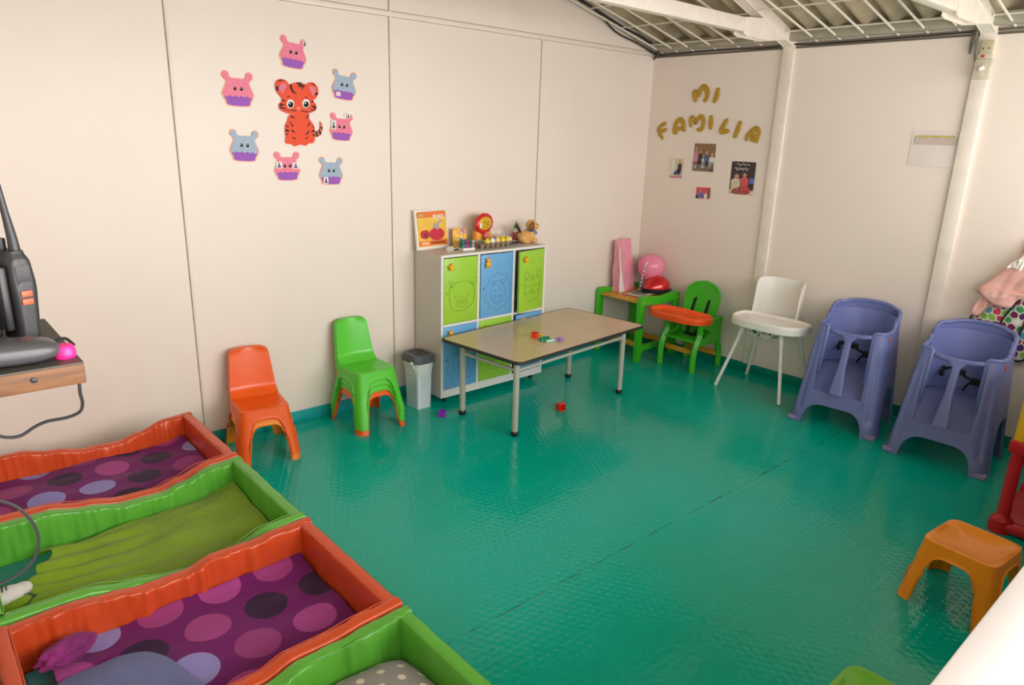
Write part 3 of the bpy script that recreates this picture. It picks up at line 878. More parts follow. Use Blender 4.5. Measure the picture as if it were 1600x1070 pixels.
def crib(y_far, y_near, m, label, seed, pf):
    t = thing('padded_crib', label, 'crib', ((XL+XR)/2, (y_far+y_near)/2, 0))
    T_ = .046; L_ = (XR-XL)/2; H_ = (y_far-y_near)/2
    zf = lambda u: interp(pf, u)
    for s_, nm in ((1, 'side_rail'), (-1, 'side_rail')):
        b = B(); rail(b, L_-.002, -L_+.002, s_*(H_-T_/2), T_, zf, seed=seed+s_, inner=-s_, wr=1.7 if s_ > 0 else .6)
        pts = [(lerp(L_-T_, -L_+T_, i/60), s_*(H_-T_+.003), zf(i/60)*1.004) for i in range(61)]
        b.tube(pts, .0016, 6)
        b.obj(nm, m, t, sharp=70)
    for s_ in (1, -1):
        b = B(); endrail(b, s_*(L_-T_/2), -H_+T_*.6, H_-T_*.6, T_, .360, seed+5*s_)
        b.tube([(s_*(L_-T_+.003), lerp(-H_+T_, H_-T_, i/20), .362) for i in range(21)], .0022, 6)
        b.obj('end_rail', m, t, sharp=70)
    b = B(); b.box(-L_+T_+.004, L_-T_-.004, -H_+T_+.004, H_-T_-.004, .02, .215, .015, 3); b.obj('base_mat', V_TEAL, t)
    return t
pf1 = [(0, .362), (.12, .355), (.26, .318), (.34, .298), (.48, .300), (.62, .325), (.75, .350), (1, .352)]
pf2 = [(0, .364), (.12, .360), (.24, .350), (.36, .350), (.46, .326), (.58, .326), (.68, .338), (.80, .352), (1, .345)]
crib(-.375, -.992, V_OR, 'orange padded vinyl crib with dotted purple blanket, nearest the back wall', 1, pf1)
crib(-.998, -1.625, V_GR, 'green padded vinyl crib with an olive blanket, between the two orange ones', 2, pf1)
crib(-1.632, -2.262, V_OR, 'orange padded vinyl crib between the two green ones, wrinkled inside', 3, pf2)
crib(-2.268, -2.90, V_GR, 'green padded vinyl crib at the bottom edge holding the grey dotted pillow', 4, pf2)

F_PUR = dots_mat('purple_dotted_plush', '6c0462', ['8f86c4', '2c0538', 'a03c84', '93367a', 'a84290', '2c0538', '8a86c8', 'a03c84'], .180, .066)
F_OL = mat('olive_plush', '7d9c1c', 0.95, var=0.12, vscale=7, bump=0.4, bscale=250, sheen=0.1)
F_GREY = dots_mat('grey_dotted_fabric', '8d8782', ['c9c0ac', 'd0c8b4'], .062, .011)
def blanket(name, m, x0, x1, y0, y1, z, label, seed, amp=.010, curl=None, bias=0.0, uvs=1.0, uvr=(0, 0), shape=None, nu=120, nv=70, fine=.12):
    def f(u, v):
        x = lerp(x0, x1, u); y = lerp(y0, y1, v)
        if shape: x, y = shape(u, v, x, y)
        q = noise.noise(Vector((x*5+seed*9, y*9, seed)))*amp*1.4 + noise.noise(Vector((x*5*2.5, y*26+seed, seed*2)))*amp*fine
        zz = z+q
        if curl: zz += curl(u, v)
        return (x, y, zz)
    b = B(); b.grid(f, nu, nv, uv=lambda u, v: ((x0+(x1-x0)*u)*uvs+uvr[0], (y0+(y1-y0)*v)*uvs+uvr[1]))
    o = b.obj(name, m, solid=.006)
    return tag(o, label, 'blanket')
IN = .050
blanket('blanket', F_PUR, XR-IN-.003, XL+.05, -.375-IN, -.992+IN, .248, 'purple plush blanket with big round dots in the crib nearest the back wall', 1, amp=.008, curl=lambda u, v: .018*(1-sm(u/.12))*(1-v))
def oshape_(u, v, x, y):
    # the blanket is bunched towards its left end
    k = sm((u-.6)/.4)
    yy = lerp(y, -1.43+(y+1.31)*.55, k) + .02*math.sin(9*v)*k
    return x-.06*k*math.sin(v*5), yy
def oshape(u, v, x, y):
    k = u**2
    x = lerp(XR-IN-.003, lerp(-4.585, -4.71, v)+.025*math.sin(v*11)+.02*math.sin(v*23), u)
    y = lerp(lerp(-.998-IN-.005, -1.135, k), -1.625+IN, v)+.012*math.sin(7*v+3*u)*k
    return x, y
def oc_(u, v): return .016*math.sin(v*40+u*6)*sm((u-.3)/.7)*.5+.02*sm((u-.75)/.25)+.03*(1-sm(u/.25))*(1-v)
blanket('blanket', F_OL, XR-IN-.003, -4.55, -.998-IN, -1.625+IN, .250, 'olive green plush blanket pulled crookedly over the mat of the green crib', 2, amp=.010, curl=oc_, shape=oshape, fine=.45)
blanket('blanket', F_PUR, XR-IN-.006, -4.66, -1.632-IN, -2.262+IN, .240, 'purple plush blanket with lilac dots in the crib between the two green ones', 3, amp=.014, uvr=(.04, .05), curl=lambda u, v: .02*(1-sm(v/.08))*(1-u)+.02*sm((u-.8)/.2)*math.sin(v*9))
# rolled purple corner and lilac sheet at the left end of the third crib
b = B(); b.ball((-4.62, -1.765, .285), (.075, .035, .035), n=24, amp=.28, fr=3.0, seed=4, rot=Euler((0, 0, .35)).to_matrix())
tag(b.obj('rolled_cloth', mat('magenta_plush', '84266e', .9, var=.35, vscale=14, bump=.3, bscale=200, sheen=.08)), 'bunched magenta cloth at the left end of the nearer orange crib', 'cloth')
b = B()
def f(u, v):
    a = 2*PI*u; r = v
    x, y = rrect(a, .135*r, .20*r, 4.5); x += -4.515-.25*y; y += -2.045
    return (x, y, .258+.014*(1-r**4)+.006*noise.noise(Vector((x*14, y*14, 1))))
b.grid(f, 60, 14, wrapu=True)
tag(b.obj('lilac_sheet', mat('blue_lilac_plush', '68709c', .95, var=.08, bump=.3, bscale=200, sheen=.08), solid=.004), 'crumpled blue lilac sheet lying on the purple blanket at the bottom left', 'sheet')
# grey pillow with pale dots, fourth crib
def f(u, v):
    s_, q = 2*u-1, 2*v-1
    e = (1-abs(s_)**4)*(1-abs(q)**4)
    return (-4.115+s_*.23*(1-.06*q*q), -2.542+q*.215*(1-.06*s_*s_), .240+.080*max(0, e)**.5+.004*noise.noise(Vector((u*9, v*9, 2))))
b = B(); b.grid(f, 60, 60, uv=lambda u, v: (u*.46, v*.43))
t = thing('pillow', 'grey pillow with pale dots in the green crib at the bottom edge', 'pillow')
b.obj('pillow_cover', F_GREY, t, solid=.01)
b = B(); b.tube([(-4.115+x*.99, -2.542+y*.99, .241) for x, y in rr(.225, .21, .03)], .006, 8, closed=True); b.obj('piping', mat('grey_piping', '77716c', .9), t)
# white soft toy in the second crib
t = thing('soft_toy', 'white and green soft toy at the left end of the olive blanket', 'soft toy', (-4.715, -1.385, .262), .25)
b = B(); b.ball((0, 0, .028), (.062, .036, .026), amp=.08, seed=2).ball((.05, .012, .022), (.03, .026, .02)); b.obj('body', mat('white_plush', 'ddd6d4', .95, bump=.3, bscale=300, sheen=.08), t)
b = B(); b.ball((.005, -.028, .006), (.055, .03, .018)); b.obj('belly', F_OL, t)
b = B()
for i in range(4): b.tube([(-.03+.011*i, -.012, .053), (-.022+.011*i, .012, .055)], .0022, 6)
b.obj('stripe', M_BLACK, t)
# ---------------------------------------------------------------- periwinkle tub high chairs
def tub_chair(label, loc, rz):
    t = thing('tub_high_chair', label, 'high chair', loc, rz, 'periwinkle high chairs by the right wall')
    # local: -Y is the front, Z up
    def dims(z):
        k = z/.75
        return lerp(.262, .204, min(1, z/.62)**.9), lerp(-.285, -.165, min(1, z/.62)), lerp(.235, .205, k)
    def pt(th, z):
        hx, yf, yb = dims(z)
        cy = (yf+yb)/2; hy = (yb-yf)/2
        # rear rounder than the front
        n = lerp(lerp(3.4, 2.5, sm((z-.4)/.3)), 8.0, sm(.5-.5*math.sin(th)*1.4))
        c, s_ = math.cos(th), math.sin(th)
        r = 1/((abs(c)**n+abs(s_)**n)**(1/n))
        return hx*c*r, cy+hy*s_*r
    def side(th):
        c, s_ = math.cos(th), math.sin(th); m_ = max(abs(c), abs(s_)); return c/m_, s_/m_
    def top(th):
        c, s_ = side(th)
        if s_ < -.999:                       # front face: open between the pillars
            a = abs(c)
            if a < .60: return .215
            if a < .68: return lerp(.215, .615, sm((a-.60)/.08))
            return .622
        if s_ > .999: return .745 - .02*abs(c)**2
        # sides: arms rise to the back
        k = (s_+1)/2
        return lerp(.622, .725, sm((k-.30)/.55))
    def low(th):
        c, s_ = side(th)
        if abs(s_) > .999:
            a = abs(c)
            h = .135 if s_ < 0 else .20
            ct = .70
        else:
            a = abs(s_+.02); h = .27; ct = .56
        if a >= ct: return 0.0
        return h*(1-(a/ct)**5)**.5
    b = B()
    def f(u, v):
        th = 2*PI*u
        z1 = top(th); z0 = low(th)
        z = lerp(z1, z0, v)
        x, y = pt(th, z)
        # vertical fluting on the front pillars
        c, s_ = side(th)
        if s_ < -.999 and abs(c) > .7 and z < .55: y += .010*math.sin(PI*(abs(c)-.7)/.3)**2*sm((.55-z)/.1)*sm((z-.07)/.04)
        return (x, y, z)
    b.grid(f, 360, 40, wrapu=True)
    bmesh.ops.recalc_face_normals(b.bm, faces=b.bm.faces[:])
    b.obj('tub_shell', P_PU, t, sharp=0, solid=.016)
    # rolled rim
    b = B()
    ths = [lerp(-PI/2+.56, 3*PI/2-.56, i/140) for i in range(141)]
    pts = []
    for th in ths:
        z = top(th); x, y = pt(th, z); x *= .965; y = y+(.008 if y < 0 else -.008); pts.append((x, y, z))
    b.tube(pts, .0125, 8); b.obj('rim', P_PU, t, sharp=0)
    # seat with leg ramps running down to the front
    b = B()
    def fs(u, v):
        s_ = 2*u-1; y = lerp(.17, -.235, v)
        z = lerp(.37, .345, sm(v/.35)) if v < .35 else lerp(.345, .205, ((v-.35)/.65)**1.1)
        z += .010*math.sin(PI*abs(s_)*2)**2*0 - .018*sm((v-.3)/.2)*math.exp(-((abs(s_)-.5)/.25)**2)
        hx = pt(0, z)[0]*.93
        return (s_*hx*(1 if v < .5 else lerp(1, .84, (v-.5)/.5)), y, z)
    b.grid(fs, 40, 40); bmesh.ops.recalc_face_normals(b.bm, faces=b.bm.faces[:]); b.obj('seat', P_PU, t, sharp=0, solid=.008)
    # inner backrest
    b = B()
    def fb(u, v):
        s_ = 2*u-1; z = lerp(.355, .70, v); hx = .184+.006*v
        return (s_*hx, lerp(.135, .168, v)-.15*abs(s_)**2.6, z)
    b.grid(fb, 30, 16); b.obj('backrest', P_PU, t, sharp=0, solid=.006)
    # side walls of the leg channel
    for sx in (-1, 1):
        b = B()
        b.grid(lambda u, v: (sx*lerp(.150, .168, u), lerp(-.162, -.262, u)+v*.12, lerp(.60, .16, u)-v*.0), 20, 8)
        b.obj('channel_wall', P_PU, t, sharp=0, solid=.006)
    # front bar and centre post
    b = B(); b.tube([(-.150, -.150, .600), (-.08, -.165, .588), (0, -.170, .584), (.08, -.165, .588), (.150, -.150, .600)], .0145, 12); b.obj('front_bar', P_PU, t, sharp=0)
    b = B()
    def fp(u, v):
        a = 2*PI*u; w_ = interp([(0, .050), (.12, .019), (.45, .021), (1, .040)], v); d_ = .016
        x, y = rrect(a, w_, d_, 4)
        return (x, y+lerp(-.168, -.262, v), lerp(.585, .225, v))
    b.grid(fp, 32, 30, wrapu=True); b.obj('centre_post', P_PU, t, sharp=0)
    # black harness lying over the seat back
    b = B()
    b.tube(spline([(-.13, .10, .47), (-.10, .06, .475), (-.06, .04, .490), (-.02, .03, .485), (0, .03, .46), (.02, .03, .450), (.06, .04, .435), (.10, .05, .445), (.135, .08, .45)], 5, False), .0135, 8, flat=.45)
    b.tube(spline([(-.10, .06, .475), (-.115, .03, .45), (-.10, .02, .44)], 4, False), .014, 6, flat=.5)
    b.box(.040, .095, .012, .045, .418, .455, .005).box(-.035, .005, .012, .038, .46, .492, .005)
    b.tube(spline([(.04, .045, .43), (.02, .06, .40), (.0, .07, .36)], 4, False), .009, 6, flat=.4)
    b.obj('harness', mat('black_webbing', '131313', .8), t)
    # orange maker's mark on the right arm
    x, y = pt(-.28, .585)
    b = B(); b.lathe([(0, 0), (.013, 0), (.013, .003), (0, .004)], 16, axis='x'); b.m(1).box(.0035, .0045, -.006, .006, -.0015, .0015)
    k_ = b.obj('round_badge', [mat('orange_badge', 'e8622a', .4), mat('red_badge_mark', 'b83020', .4)], t)
    k_.location = (x+.001, -.10, .585); k_.rotation_euler = (0, .12, 0)
    # pale worn foot pads
    for sx in (-1, 1):
        x, y = pt(-PI/2+sx*.70, .02)
        b = B(); b.box(min(sx*.205, sx*.2635), max(sx*.205, sx*.2635), -.2870, -.235, .0, .026, .008); b.obj('foot_pad', mat('scuffed_periwinkle_plastic', '8f8bb6', .6, var=.1, vscale=30), t)
    return t
FR = -PI/2     # local -Y turned to the room (-X)
tub_chair('periwinkle tub high chair with black harness, between the white high chair and its twin', (-.325, -2.035, 0), FR+.11)
tub_chair('periwinkle tub high chair with black harness, in front of the hanging floral bag', (-.355, -2.650, 0), FR+.05)

# ---------------------------------------------------------------- white high chair
t = thing('white_high_chair', 'white high chair with oval tray and four slender splayed legs', 'high chair', (-.245, -1.410, 0), FR)
# local x = world -y direction reversed; front is local -Y
b = B()
def fw(u, v):
    # bucket: v 0..1 from seat centre out over the wall, back side higher
    a = 2*PI*u
    back = max(0, math.sin(a))
    hx, hy = .155, .135
    if v < .5:
        k = v/.5; x, y = rrect(a, hx*k, hy*k, 3.5); return (x, y, .455+.008*k*k)
    k = (v-.5)/.5
    hgt = lerp(.02, .02, 0)
    s_ = math.sin(a)
    hgt = .055+ (.265*sm((s_-.02)/.26)*(1-.10*sm((.5-s_)/.3)) if s_ > 0 else 0)
    x, y = rrect(a, hx+.012*k, hy+.012*k+ (.03*k*back), 3.5)
    return (x, y, .463+hgt*k**.9)
b.grid(fw, 120, 26, wrapu=True); bmesh.ops.remove_doubles(b.bm, verts=b.bm.verts[:], dist=.0004); bmesh.ops.recalc_face_normals(b.bm, faces=b.bm.faces[:])
b.obj('seat_shell', P_HW, t, sharp=0, solid=.008, off=0)
b = B()
def ftr(u, v):
    a = 2*PI*u; hx, hy = .262, .182
    n = 2.6
    P_ = [(0, .012), (.5, .012), (.86, .012), (.90, .016), (.93, .026), (.965, .030), (1.0, .022), (1.0, -.026), (.97, -.028)]
    i = v*(len(P_)-1); k = min(int(i), len(P_)-2); fr = i-k
    r = lerp(P_[k][0], P_[k+1][0], fr); z = lerp(P_[k][1], P_[k+1][1], fr)
    x, y = rrect(a, hx*r, hy*r, 2.8)
    if y > .06: y = .06+(y-.06)*.35
    return (x+.060, y-.118, .520+z)
b.grid(ftr, 96, 32, wrapu=True); bmesh.ops.remove_doubles(b.bm, verts=b.bm.verts[:], dist=.0004); bmesh.ops.recalc_face_normals(b.bm, faces=b.bm.faces[:])
b.obj('tray', P_HW, t, sharp=0, solid=.004)
for sx in (-1, 1):
    for sy, fy in ((-1, -.222), (1, .20)):
        b = B(); topp = Vector((sx*.135, sy*.105, .475)); foot = Vector((sx*.248, fy, .002))
        b.tube([topp, topp.lerp(foot, .22)], [.024, .0165], 14); b.tube([topp.lerp(foot, .2), foot], [.0125, .0125], 14)
        b.obj('leg', P_HW, t, sharp=50)
b = B()
b.tube(spline([(-.10, -.13, .47), (-.085, -.15, .43), (-.045, -.15, .418), (-.012, -.15, .43), (-.012, -.15, .47)], 5, False), .006, 8)
b.tube(spline([(.012, -.15, .47), (.012, -.15, .43), (.045, -.15, .416), (.085, -.15, .43), (.10, -.13, .47)], 5, False), .006, 8)
b.obj('tray_catch', P_HW, t)
b = B(); b.tube(spline([(-.10, -.05, .42), (-.05, -.07, .40), (0, -.04, .425), (.06, -.06, .405), (.12, -.03, .43)], 5, False), .012, 8, flat=.3)
b.obj('strap', mat('grey_green_webbing', '4f8a78', .7), t)

# ---------------------------------------------------------------- green play table (booster base) and booster chair
M_YW = mat('varnished_yellow_wood', 'd39a2a', .4, var=.18, vscale=5, stretch=(1, 12, 12))
M_STAR = mat('yellow_star_badge', 'd8c020', .5)
t = thing('green_side_table', 'small green framed table with yellow wooden top in the far corner', 'table', (-.285, -.255, 0), -.02)
def side_frame(parent, x0, x1, y, h, th, z_low, wl=.052, top_bow=.02):
    b = B()
    o_ = [(x0, 0), (x0+wl, 0), (x0+wl+.004, z_low-.03), (x0+wl+.02, z_low-.012), (x1-wl-.02, z_low-.012), (x1-wl-.004, z_low-.03), (x1-wl, 0), (x1, 0), (x1, h-.05), (x1-.012, h-.012), (x1-.045, h), ((x0+x1)/2, h-top_bow), (x0+.045, h), (x0+.012, h-.012), (x0, h-.05)]
    inner = [(x0+wl, z_low+.045), (x1-wl, z_low+.045), (x1-wl-.004, h-.085), (x1-wl-.02, h-.068), (x0+wl+.02, h-.068), (x0+wl+.004, h-.085)]
    tb = bmesh.new()
    b.T = Matrix.Translation((0, y, 0)) @ Matrix.Rotation(PI/2, 4, 'X')
    # posts and rails as joined flats
    b.flat([(x0, 0), (x0+wl, 0), (x0+wl, h-.06), (x0+wl, h), (x0+.03, h), (x0+.008, h-.012), (x0, h-.035)], -th/2, th/2)
    b.flat([(x1-wl, 0), (x1, 0), (x1, h-.035), (x1-.008, h-.012), (x1-.03, h), (x1-wl, h)], -th/2, th/2)
    b.flat([(x0+wl, h-.068), ((x0+x1)/2, h-.062-top_bow), (x1-wl, h-.068), (x1-wl, h), ((x0+x1)/2, h-top_bow), (x0+wl, h)], -th/2, th/2)
    b.flat([(x0+wl, z_low-.045), (x0+wl+.03, z_low-.02), (x1-wl-.03, z_low-.02), (x1-wl, z_low-.045), (x1-wl, z_low+.035), (x1-wl-.03, z_low+.022), (x0+wl+.03, z_low+.022), (x0+wl, z_low+.035)], -th/2, th/2)
    b.T = Matrix.Identity(4)
    return b.obj('side_frame', P_BG, parent, bev=.003)
side_frame(t, -.245, .245, -.215, .527, .040, .11)
side_frame(t, -.245, .245, .215, .527, .040, .11)
b = B(); b.box(-.235, .235, -.195, .195, .470, .488, .004); b.obj('tabletop', M_YW, t)
for x in (-.12, .16):
    b = B(); b.box(x-.014, x+.014, -.195, .195, .085, .125, .004); b.obj('stretcher', M_YW, t)
b = B()
for x in (-.215, .215): b.flat([], 0, 0) if False else b.lathe([(0, 0), (.009, 0), (.009, .003), (0, .004)], 5, (x, -.239, .478), axis='y')
b.obj('bolt_cover', M_STAR, t)

t = thing('booster_chair', 'green child seat with orange tray, black harness and yellow stretchers', 'high chair', (-.215, -.745, 0), FR)
def fback(u, v):
    s_ = 2*u-1; z = lerp(.235, .655, v); w_ = interp([(0, .125), (.35, .145), (.7, .160), (1, .160)], v)
    r = .14
    if z > .655-r: w_ *= math.sqrt(max(0, 1-((z-(.655-r))/r)**2.4))
    return (s_*w_, lerp(.075, .155, v)-.02*s_*s_, z)
b = B(); b.grid(fback, 32, 40); bmesh.ops.recalc_face_normals(b.bm, faces=b.bm.faces[:])
bk = b.obj('backrest', P_BG, t, sharp=60, solid=.016)
b = B(); b.box(-.145, .145, -.155, .095, .225, .243, .008); b.obj('seat', P_BG, t)
for sx in (-1, 1):
    for front in (1, 0):
        b = B()
        if front: pts = [(sx*.150, -.165, 0.0), (sx*.150, -.168, .12), (sx*.150, -.150, .21), (sx*.150, -.110, .29), (sx*.150, -.115, .37)]
        else: pts = [(sx*.150, .178, 0.0), (sx*.150, .172, .12), (sx*.150, .140, .22), (sx*.150, .115, .30)]
        P_ = spline(pts, 5, False)
        for a, c in zip(P_, P_[1:]): pass
        b.tube([(p.x, p.y, p.z) for p in P_], .030, 4, up=(0, 1, 0))
        b.obj('leg', P_BG, t, bev=.005, sharp=30)
    b = B()
    b.T = Matrix.Translation((sx*.150, 0, 0)) @ Matrix(((0, 0, 1, 0), (1, 0, 0, 0), (0, 1, 0, 0), (0, 0, 0, 1)))
    b.flat([(-.135, .20), (.13, .20), (.165, .27), (.15, .33), (.17, .375), (.155, .405), (.06, .395), (-.09, .365), (-.12, .34), (-.04, .32), (.03, .29), (-.02, .26), (-.12, .25)], -.016, .016)
    b.obj('arm', P_BG, t, bev=.006)
for y, z in ((-.12, .145), (.16, .10)):
    b = B(); b.box(-.14, .14, y-.010, y+.010, z-.020, z+.020, .004); b.obj('stretcher', M_YW, t)
b = B()
def ftray(u, v):
    a = 2*PI*u
    P_ = [(0, .006), (.5, .006), (.80, .006), (.86, .010), (.91, .030), (.96, .034), (1.0, .022), (1.0, -.016), (.95, -.020)]
    i = v*(len(P_)-1); k = min(int(i), len(P_)-2); fr = i-k
    r = lerp(P_[k][0], P_[k+1][0], fr); z = lerp(P_[k][1], P_[k+1][1], fr)
    x, y = rrect(a, .258*r, .145*r, 2.7)
    if y > 0: y -= .035*(1-(x/.258)**2)*r
    return (x, y, z)
b.grid(ftray, 90, 32, wrapu=True); bmesh.ops.remove_doubles(b.bm, verts=b.bm.verts[:], dist=.0004); bmesh.ops.recalc_face_normals(b.bm, faces=b.bm.faces[:])
tr = b.obj('tray', P_TR, t, sharp=0, solid=.004); tr.location = (.0, -.165, .418)
b = B()
for x in (-.06, .065):
    b.box(x-.009, x+.009, .118, .123, .52, .535)
    b.tube([(x, .128, .545), (x-.004, .105, .50), (x-.010, .085, .42), (x-.004, .05, .33), (x*.5, .0, .262)], .015, 8, flat=.3)
b.box(-.05, .05, -.02, .0, .245, .262, .004)
b.obj('harness', mat('black_webbing', '131313', .8), t)
b = B()
for x in (-.06, .065): b.box(x-.014, x+.016, .118, .121, .535, .552, .002)
b.obj('strap_slot', M_WHITE, t)

# things on the corner table
ZD = .488
M_PAPER = mat('white_paper', 'eee9e0', .6, var=.03)
M_PINKG = mat('pink_satin_paper', 'f2a2b4', .35, var=.06, vscale=10, bump=.15, bscale=12)
t = thing('gift_bag', 'tall pink wrapped gift bag leaning against the back wall on the corner table', 'gift bag', (-.275, -.085, ZD), .15)
b = B()
t3 = bmesh.new()
ring = []
for z, hw, hd, yo in ((0, .105, .040, 0), (.10, .108, .036, .006), (.25, .112, .026, .020), (.38, .108, .012, .035), (.415, .104, .008, .040)):
    ring.append([t3.verts.new((x*hw+.0+.01*z, y*hd+yo, z)) for x, y in ((-1, -1), (1, -1), (1, 1), (-1, 1))])
for a_, c_ in zip(ring, ring[1:]):
    for i in range(4): t3.faces.new((a_[i], a_[(i+1) % 4], c_[(i+1) % 4], c_[i]))
t3.faces.new(ring[0][::-1]); t3.faces.new(ring[-1])
bmesh.ops.subdivide_edges(t3, edges=t3.edges[:], cuts=5, use_grid_fill=True)
for v in t3.verts: v.co += Vector((0, 1, 0))*noise.noise(v.co*14)*.012+Vector((1, 0, 0))*noise.noise(v.co*9+Vector((3, 0, 0)))*.006
b._merge(t3, True); b.obj('wrapped_bag', M_PINKG, t, sharp=50)
b = B(); b.grid(lambda u, v: (lerp(-.122, -.112+.075*(1-v)**2.2, u), -.043+.03*v+.004*math.sin(u*20+v*9), lerp(0, .36, v)), 16, 20); b.obj('cellophane_edge', mat('clear_cellophane', 'f2e6e4', .15, var=.02), t, solid=.001)
b = B(); b.tube(spline([(.02, .05, .41), (.035, .05, .43), (.05, .05, .425), (.045, .05, .41)], 4, False), .003, 6); b.obj('ribbon', M_PAPER, t)
b = B()
b.lathe([(0, -.118), (.03, -.112), (.075, -.085), (.105, -.03), (.110, .02), (.095, .065), (.06, .097), (.02, .110), (0, .111)], 40)
o = b.obj('balloon', mat('pink_balloon_latex', 'f591ac', .22, var=.02)); o.location = (-.118, -.235, ZD+.195)
tag(o, 'round pink balloon resting against the right wall behind the red helmet', 'balloon')
b = B(); b.lathe([(0, 0), (.006, .0), (.010, -.010), (0, -.008)], 10, (0, 0, -.116)); b.obj('knot', mat('pink_balloon_latex', 'f591ac'), o)
b = B(); b.tube(spline([(0, 0, 0), (0, 0, .16), (.005, 0, .225), (.028, 0, .245), (.042, 0, .232)], 8, False), .0055, 10)
b.m(1)
for i in range(6): b.tube([(0, 0, .02+.032*i), (0, 0, .032+.032*i)], .0058, 10)
o = b.obj('candy_cane', [mat('cane_white', 'f0e4e0', .4), mat('cane_green', '5a7a5a', .4)]); o.location = (-.235, -.225, ZD+.012); o.rotation_euler = (.08, .12, -.6)
tag(o, 'thin striped candy cane stick standing between gift bag and balloon', 'candy cane')
# glitter helmet
t = thing('child_helmet', 'red glittery child helmet with black rim on the magazines', 'helmet', (-.155, -.335, ZD+.020), -.5)
mg = mat('red_glitter', 'd4141c', .18, var=.45, vscale=130, metal=.25, coat=.6)
b = B()
def fh(u, v):
    a = 2*PI*u; ph = v*PI/2
    r = math.cos(ph); z = math.sin(ph)
    return (.115*r*math.cos(a), .088*r*math.sin(a), .022+.105*z*(1+.08*math.cos(a)*r))
b.grid(fh, 48, 18, wrapu=True); bmesh.ops.remove_doubles(b.bm, verts=b.bm.verts[:], dist=.0005); bmesh.ops.recalc_face_normals(b.bm, faces=b.bm.faces[:]); b.obj('helmet_shell', mg, t, sharp=0)
b = B(); b.grid(lambda u, v: (lerp(.115, .112, v)*math.cos(2*PI*u), lerp(.088, .086, v)*math.sin(2*PI*u), lerp(.024, 0, v)), 48, 3, wrapu=True); b.tube([(.116*math.cos(2*PI*i/40), .089*math.sin(2*PI*i/40), .022) for i in range(40)], .005, 8, closed=True); b.obj('rim', M_BLACK, t, solid=.012)
for k, (col, lab, x, y, rz, wx, wy) in enumerate((('b03428', 'red covered magazine at the bottom of the pile under the helmet', -.30, -.27, .12, .24, .17), ('c8c0b0', 'beige picture magazine in the middle of the pile under the helmet', -.27, -.285, .35, .22, .16), ('9aa396', 'grey green magazine on top of the pile under the helmet', -.235, -.300, -.1, .20, .15))):
    b = B(); b.box(-wx/2, wx/2, -wy/2, wy/2, 0, .0055, .001); b.m(1).box(-wx/2+.012, wx/2-.08, -wy/2+.015, wy/2-.015, .0055, .006); b.m(2).box(wx/2-.07, wx/2-.012, -wy/2+.02, wy/2-.03, .0055, .006)
    o = b.obj('magazine', [mat('magazine_'+col, col, .35), mat('magazine_print_%d' % k, ['d8d0c0', '6a7468', '4c5a50'][k], .35, var=.5, vscale=60), mat('magazine_photo_%d' % k, ['7a2c28', 'd8c8b8', 'c07868'][k], .35, var=.5, vscale=50)])
    o.location = (x, y, ZD+.0062*k); o.rotation_euler = (0, 0, rz); tag(o, lab, 'magazine', 'magazines on the corner table')
# ---------------------------------------------------------------- objects on the cabinet
ZC = 0.9765
# picture book leaning on the wall
BT = Matrix.Translation((-2.165, -.052, ZC)) @ Matrix.Rotation(.10, 4, 'Z') @ Matrix.Rotation(PI/2-.13, 4, 'X')
t = thing('picture_book', 'large yellow and orange board book with white border leaning on the wall', 'book', M=BT)
b = B(); b.box(-.135, .135, 0, .252, -.016, 0, .002); b.obj('pages', M_PAPER, t)
cy = mat('cover_yellow', 'f2c24a', .35, var=.06, vscale=20); cr_ = mat('cover_red', 'c8283c', .4, var=.12, vscale=60); co = mat('cover_orange', 'ee7c3a', .35, var=.05)
b = B(); b.flat([(x, y+.128) for x, y in rr(.122, .110, .008)], 0, .0006)
b.m(6).flat([(-.121, .200), (.121, .200), (.121, .230), (.112, .238), (-.112, .238), (-.121, .230)], .0006, .0011)
b.flat([(-.121, .022), (.121, .022), (.121, .055), (-.121, .055)], .0006, .0011)
b.m(5).flat(circ(.035, .092, .066, .040, 28), .0008, .0014); b.flat(spline([(-.095, .075), (-.04, .068), (-.03, .110), (-.055, .122), (-.098, .112)], 3), .0008, .0015)
b.m(1).flat([(-.070, .078), (-.045, .078), (-.045, .102), (-.070, .102)], .0015, .0018); b.m(2).flat(spline([(.02, .13), (.05, .12), (.058, .155), (.085, .172), (.075, .18), (.045, .165), (.02, .158), (.005, .14)], 4), .0014, .002)
b.m(3).flat(circ(-.085, .215, .018, .009, 14), .0011, .0016); b.m(4).flat([(-.095, .028), (-.035, .028), (-.035, .048), (-.095, .048)], .0011, .0015)
b.obj('cover_picture', [cy, mat('cover_brown', '5a4030', .5), mat('cover_grey', 'a8a0a8', .6, var=.2, vscale=80), mat('cover_green', '9cc08a', .5), mat('cover_peach', 'f6b98c', .5), cr_, co], t)
b = B(); b.text('ELMO', .036, .058, .190, .0014, bold=.0012); b.obj('title_lettering', M_PAPER, t)
b = B(); b.text('VETERINARIO', .020, .040, .031, .0014, bold=.0006); b.obj('subtitle_lettering', mat('cover_black', '3a2018', .5), t)
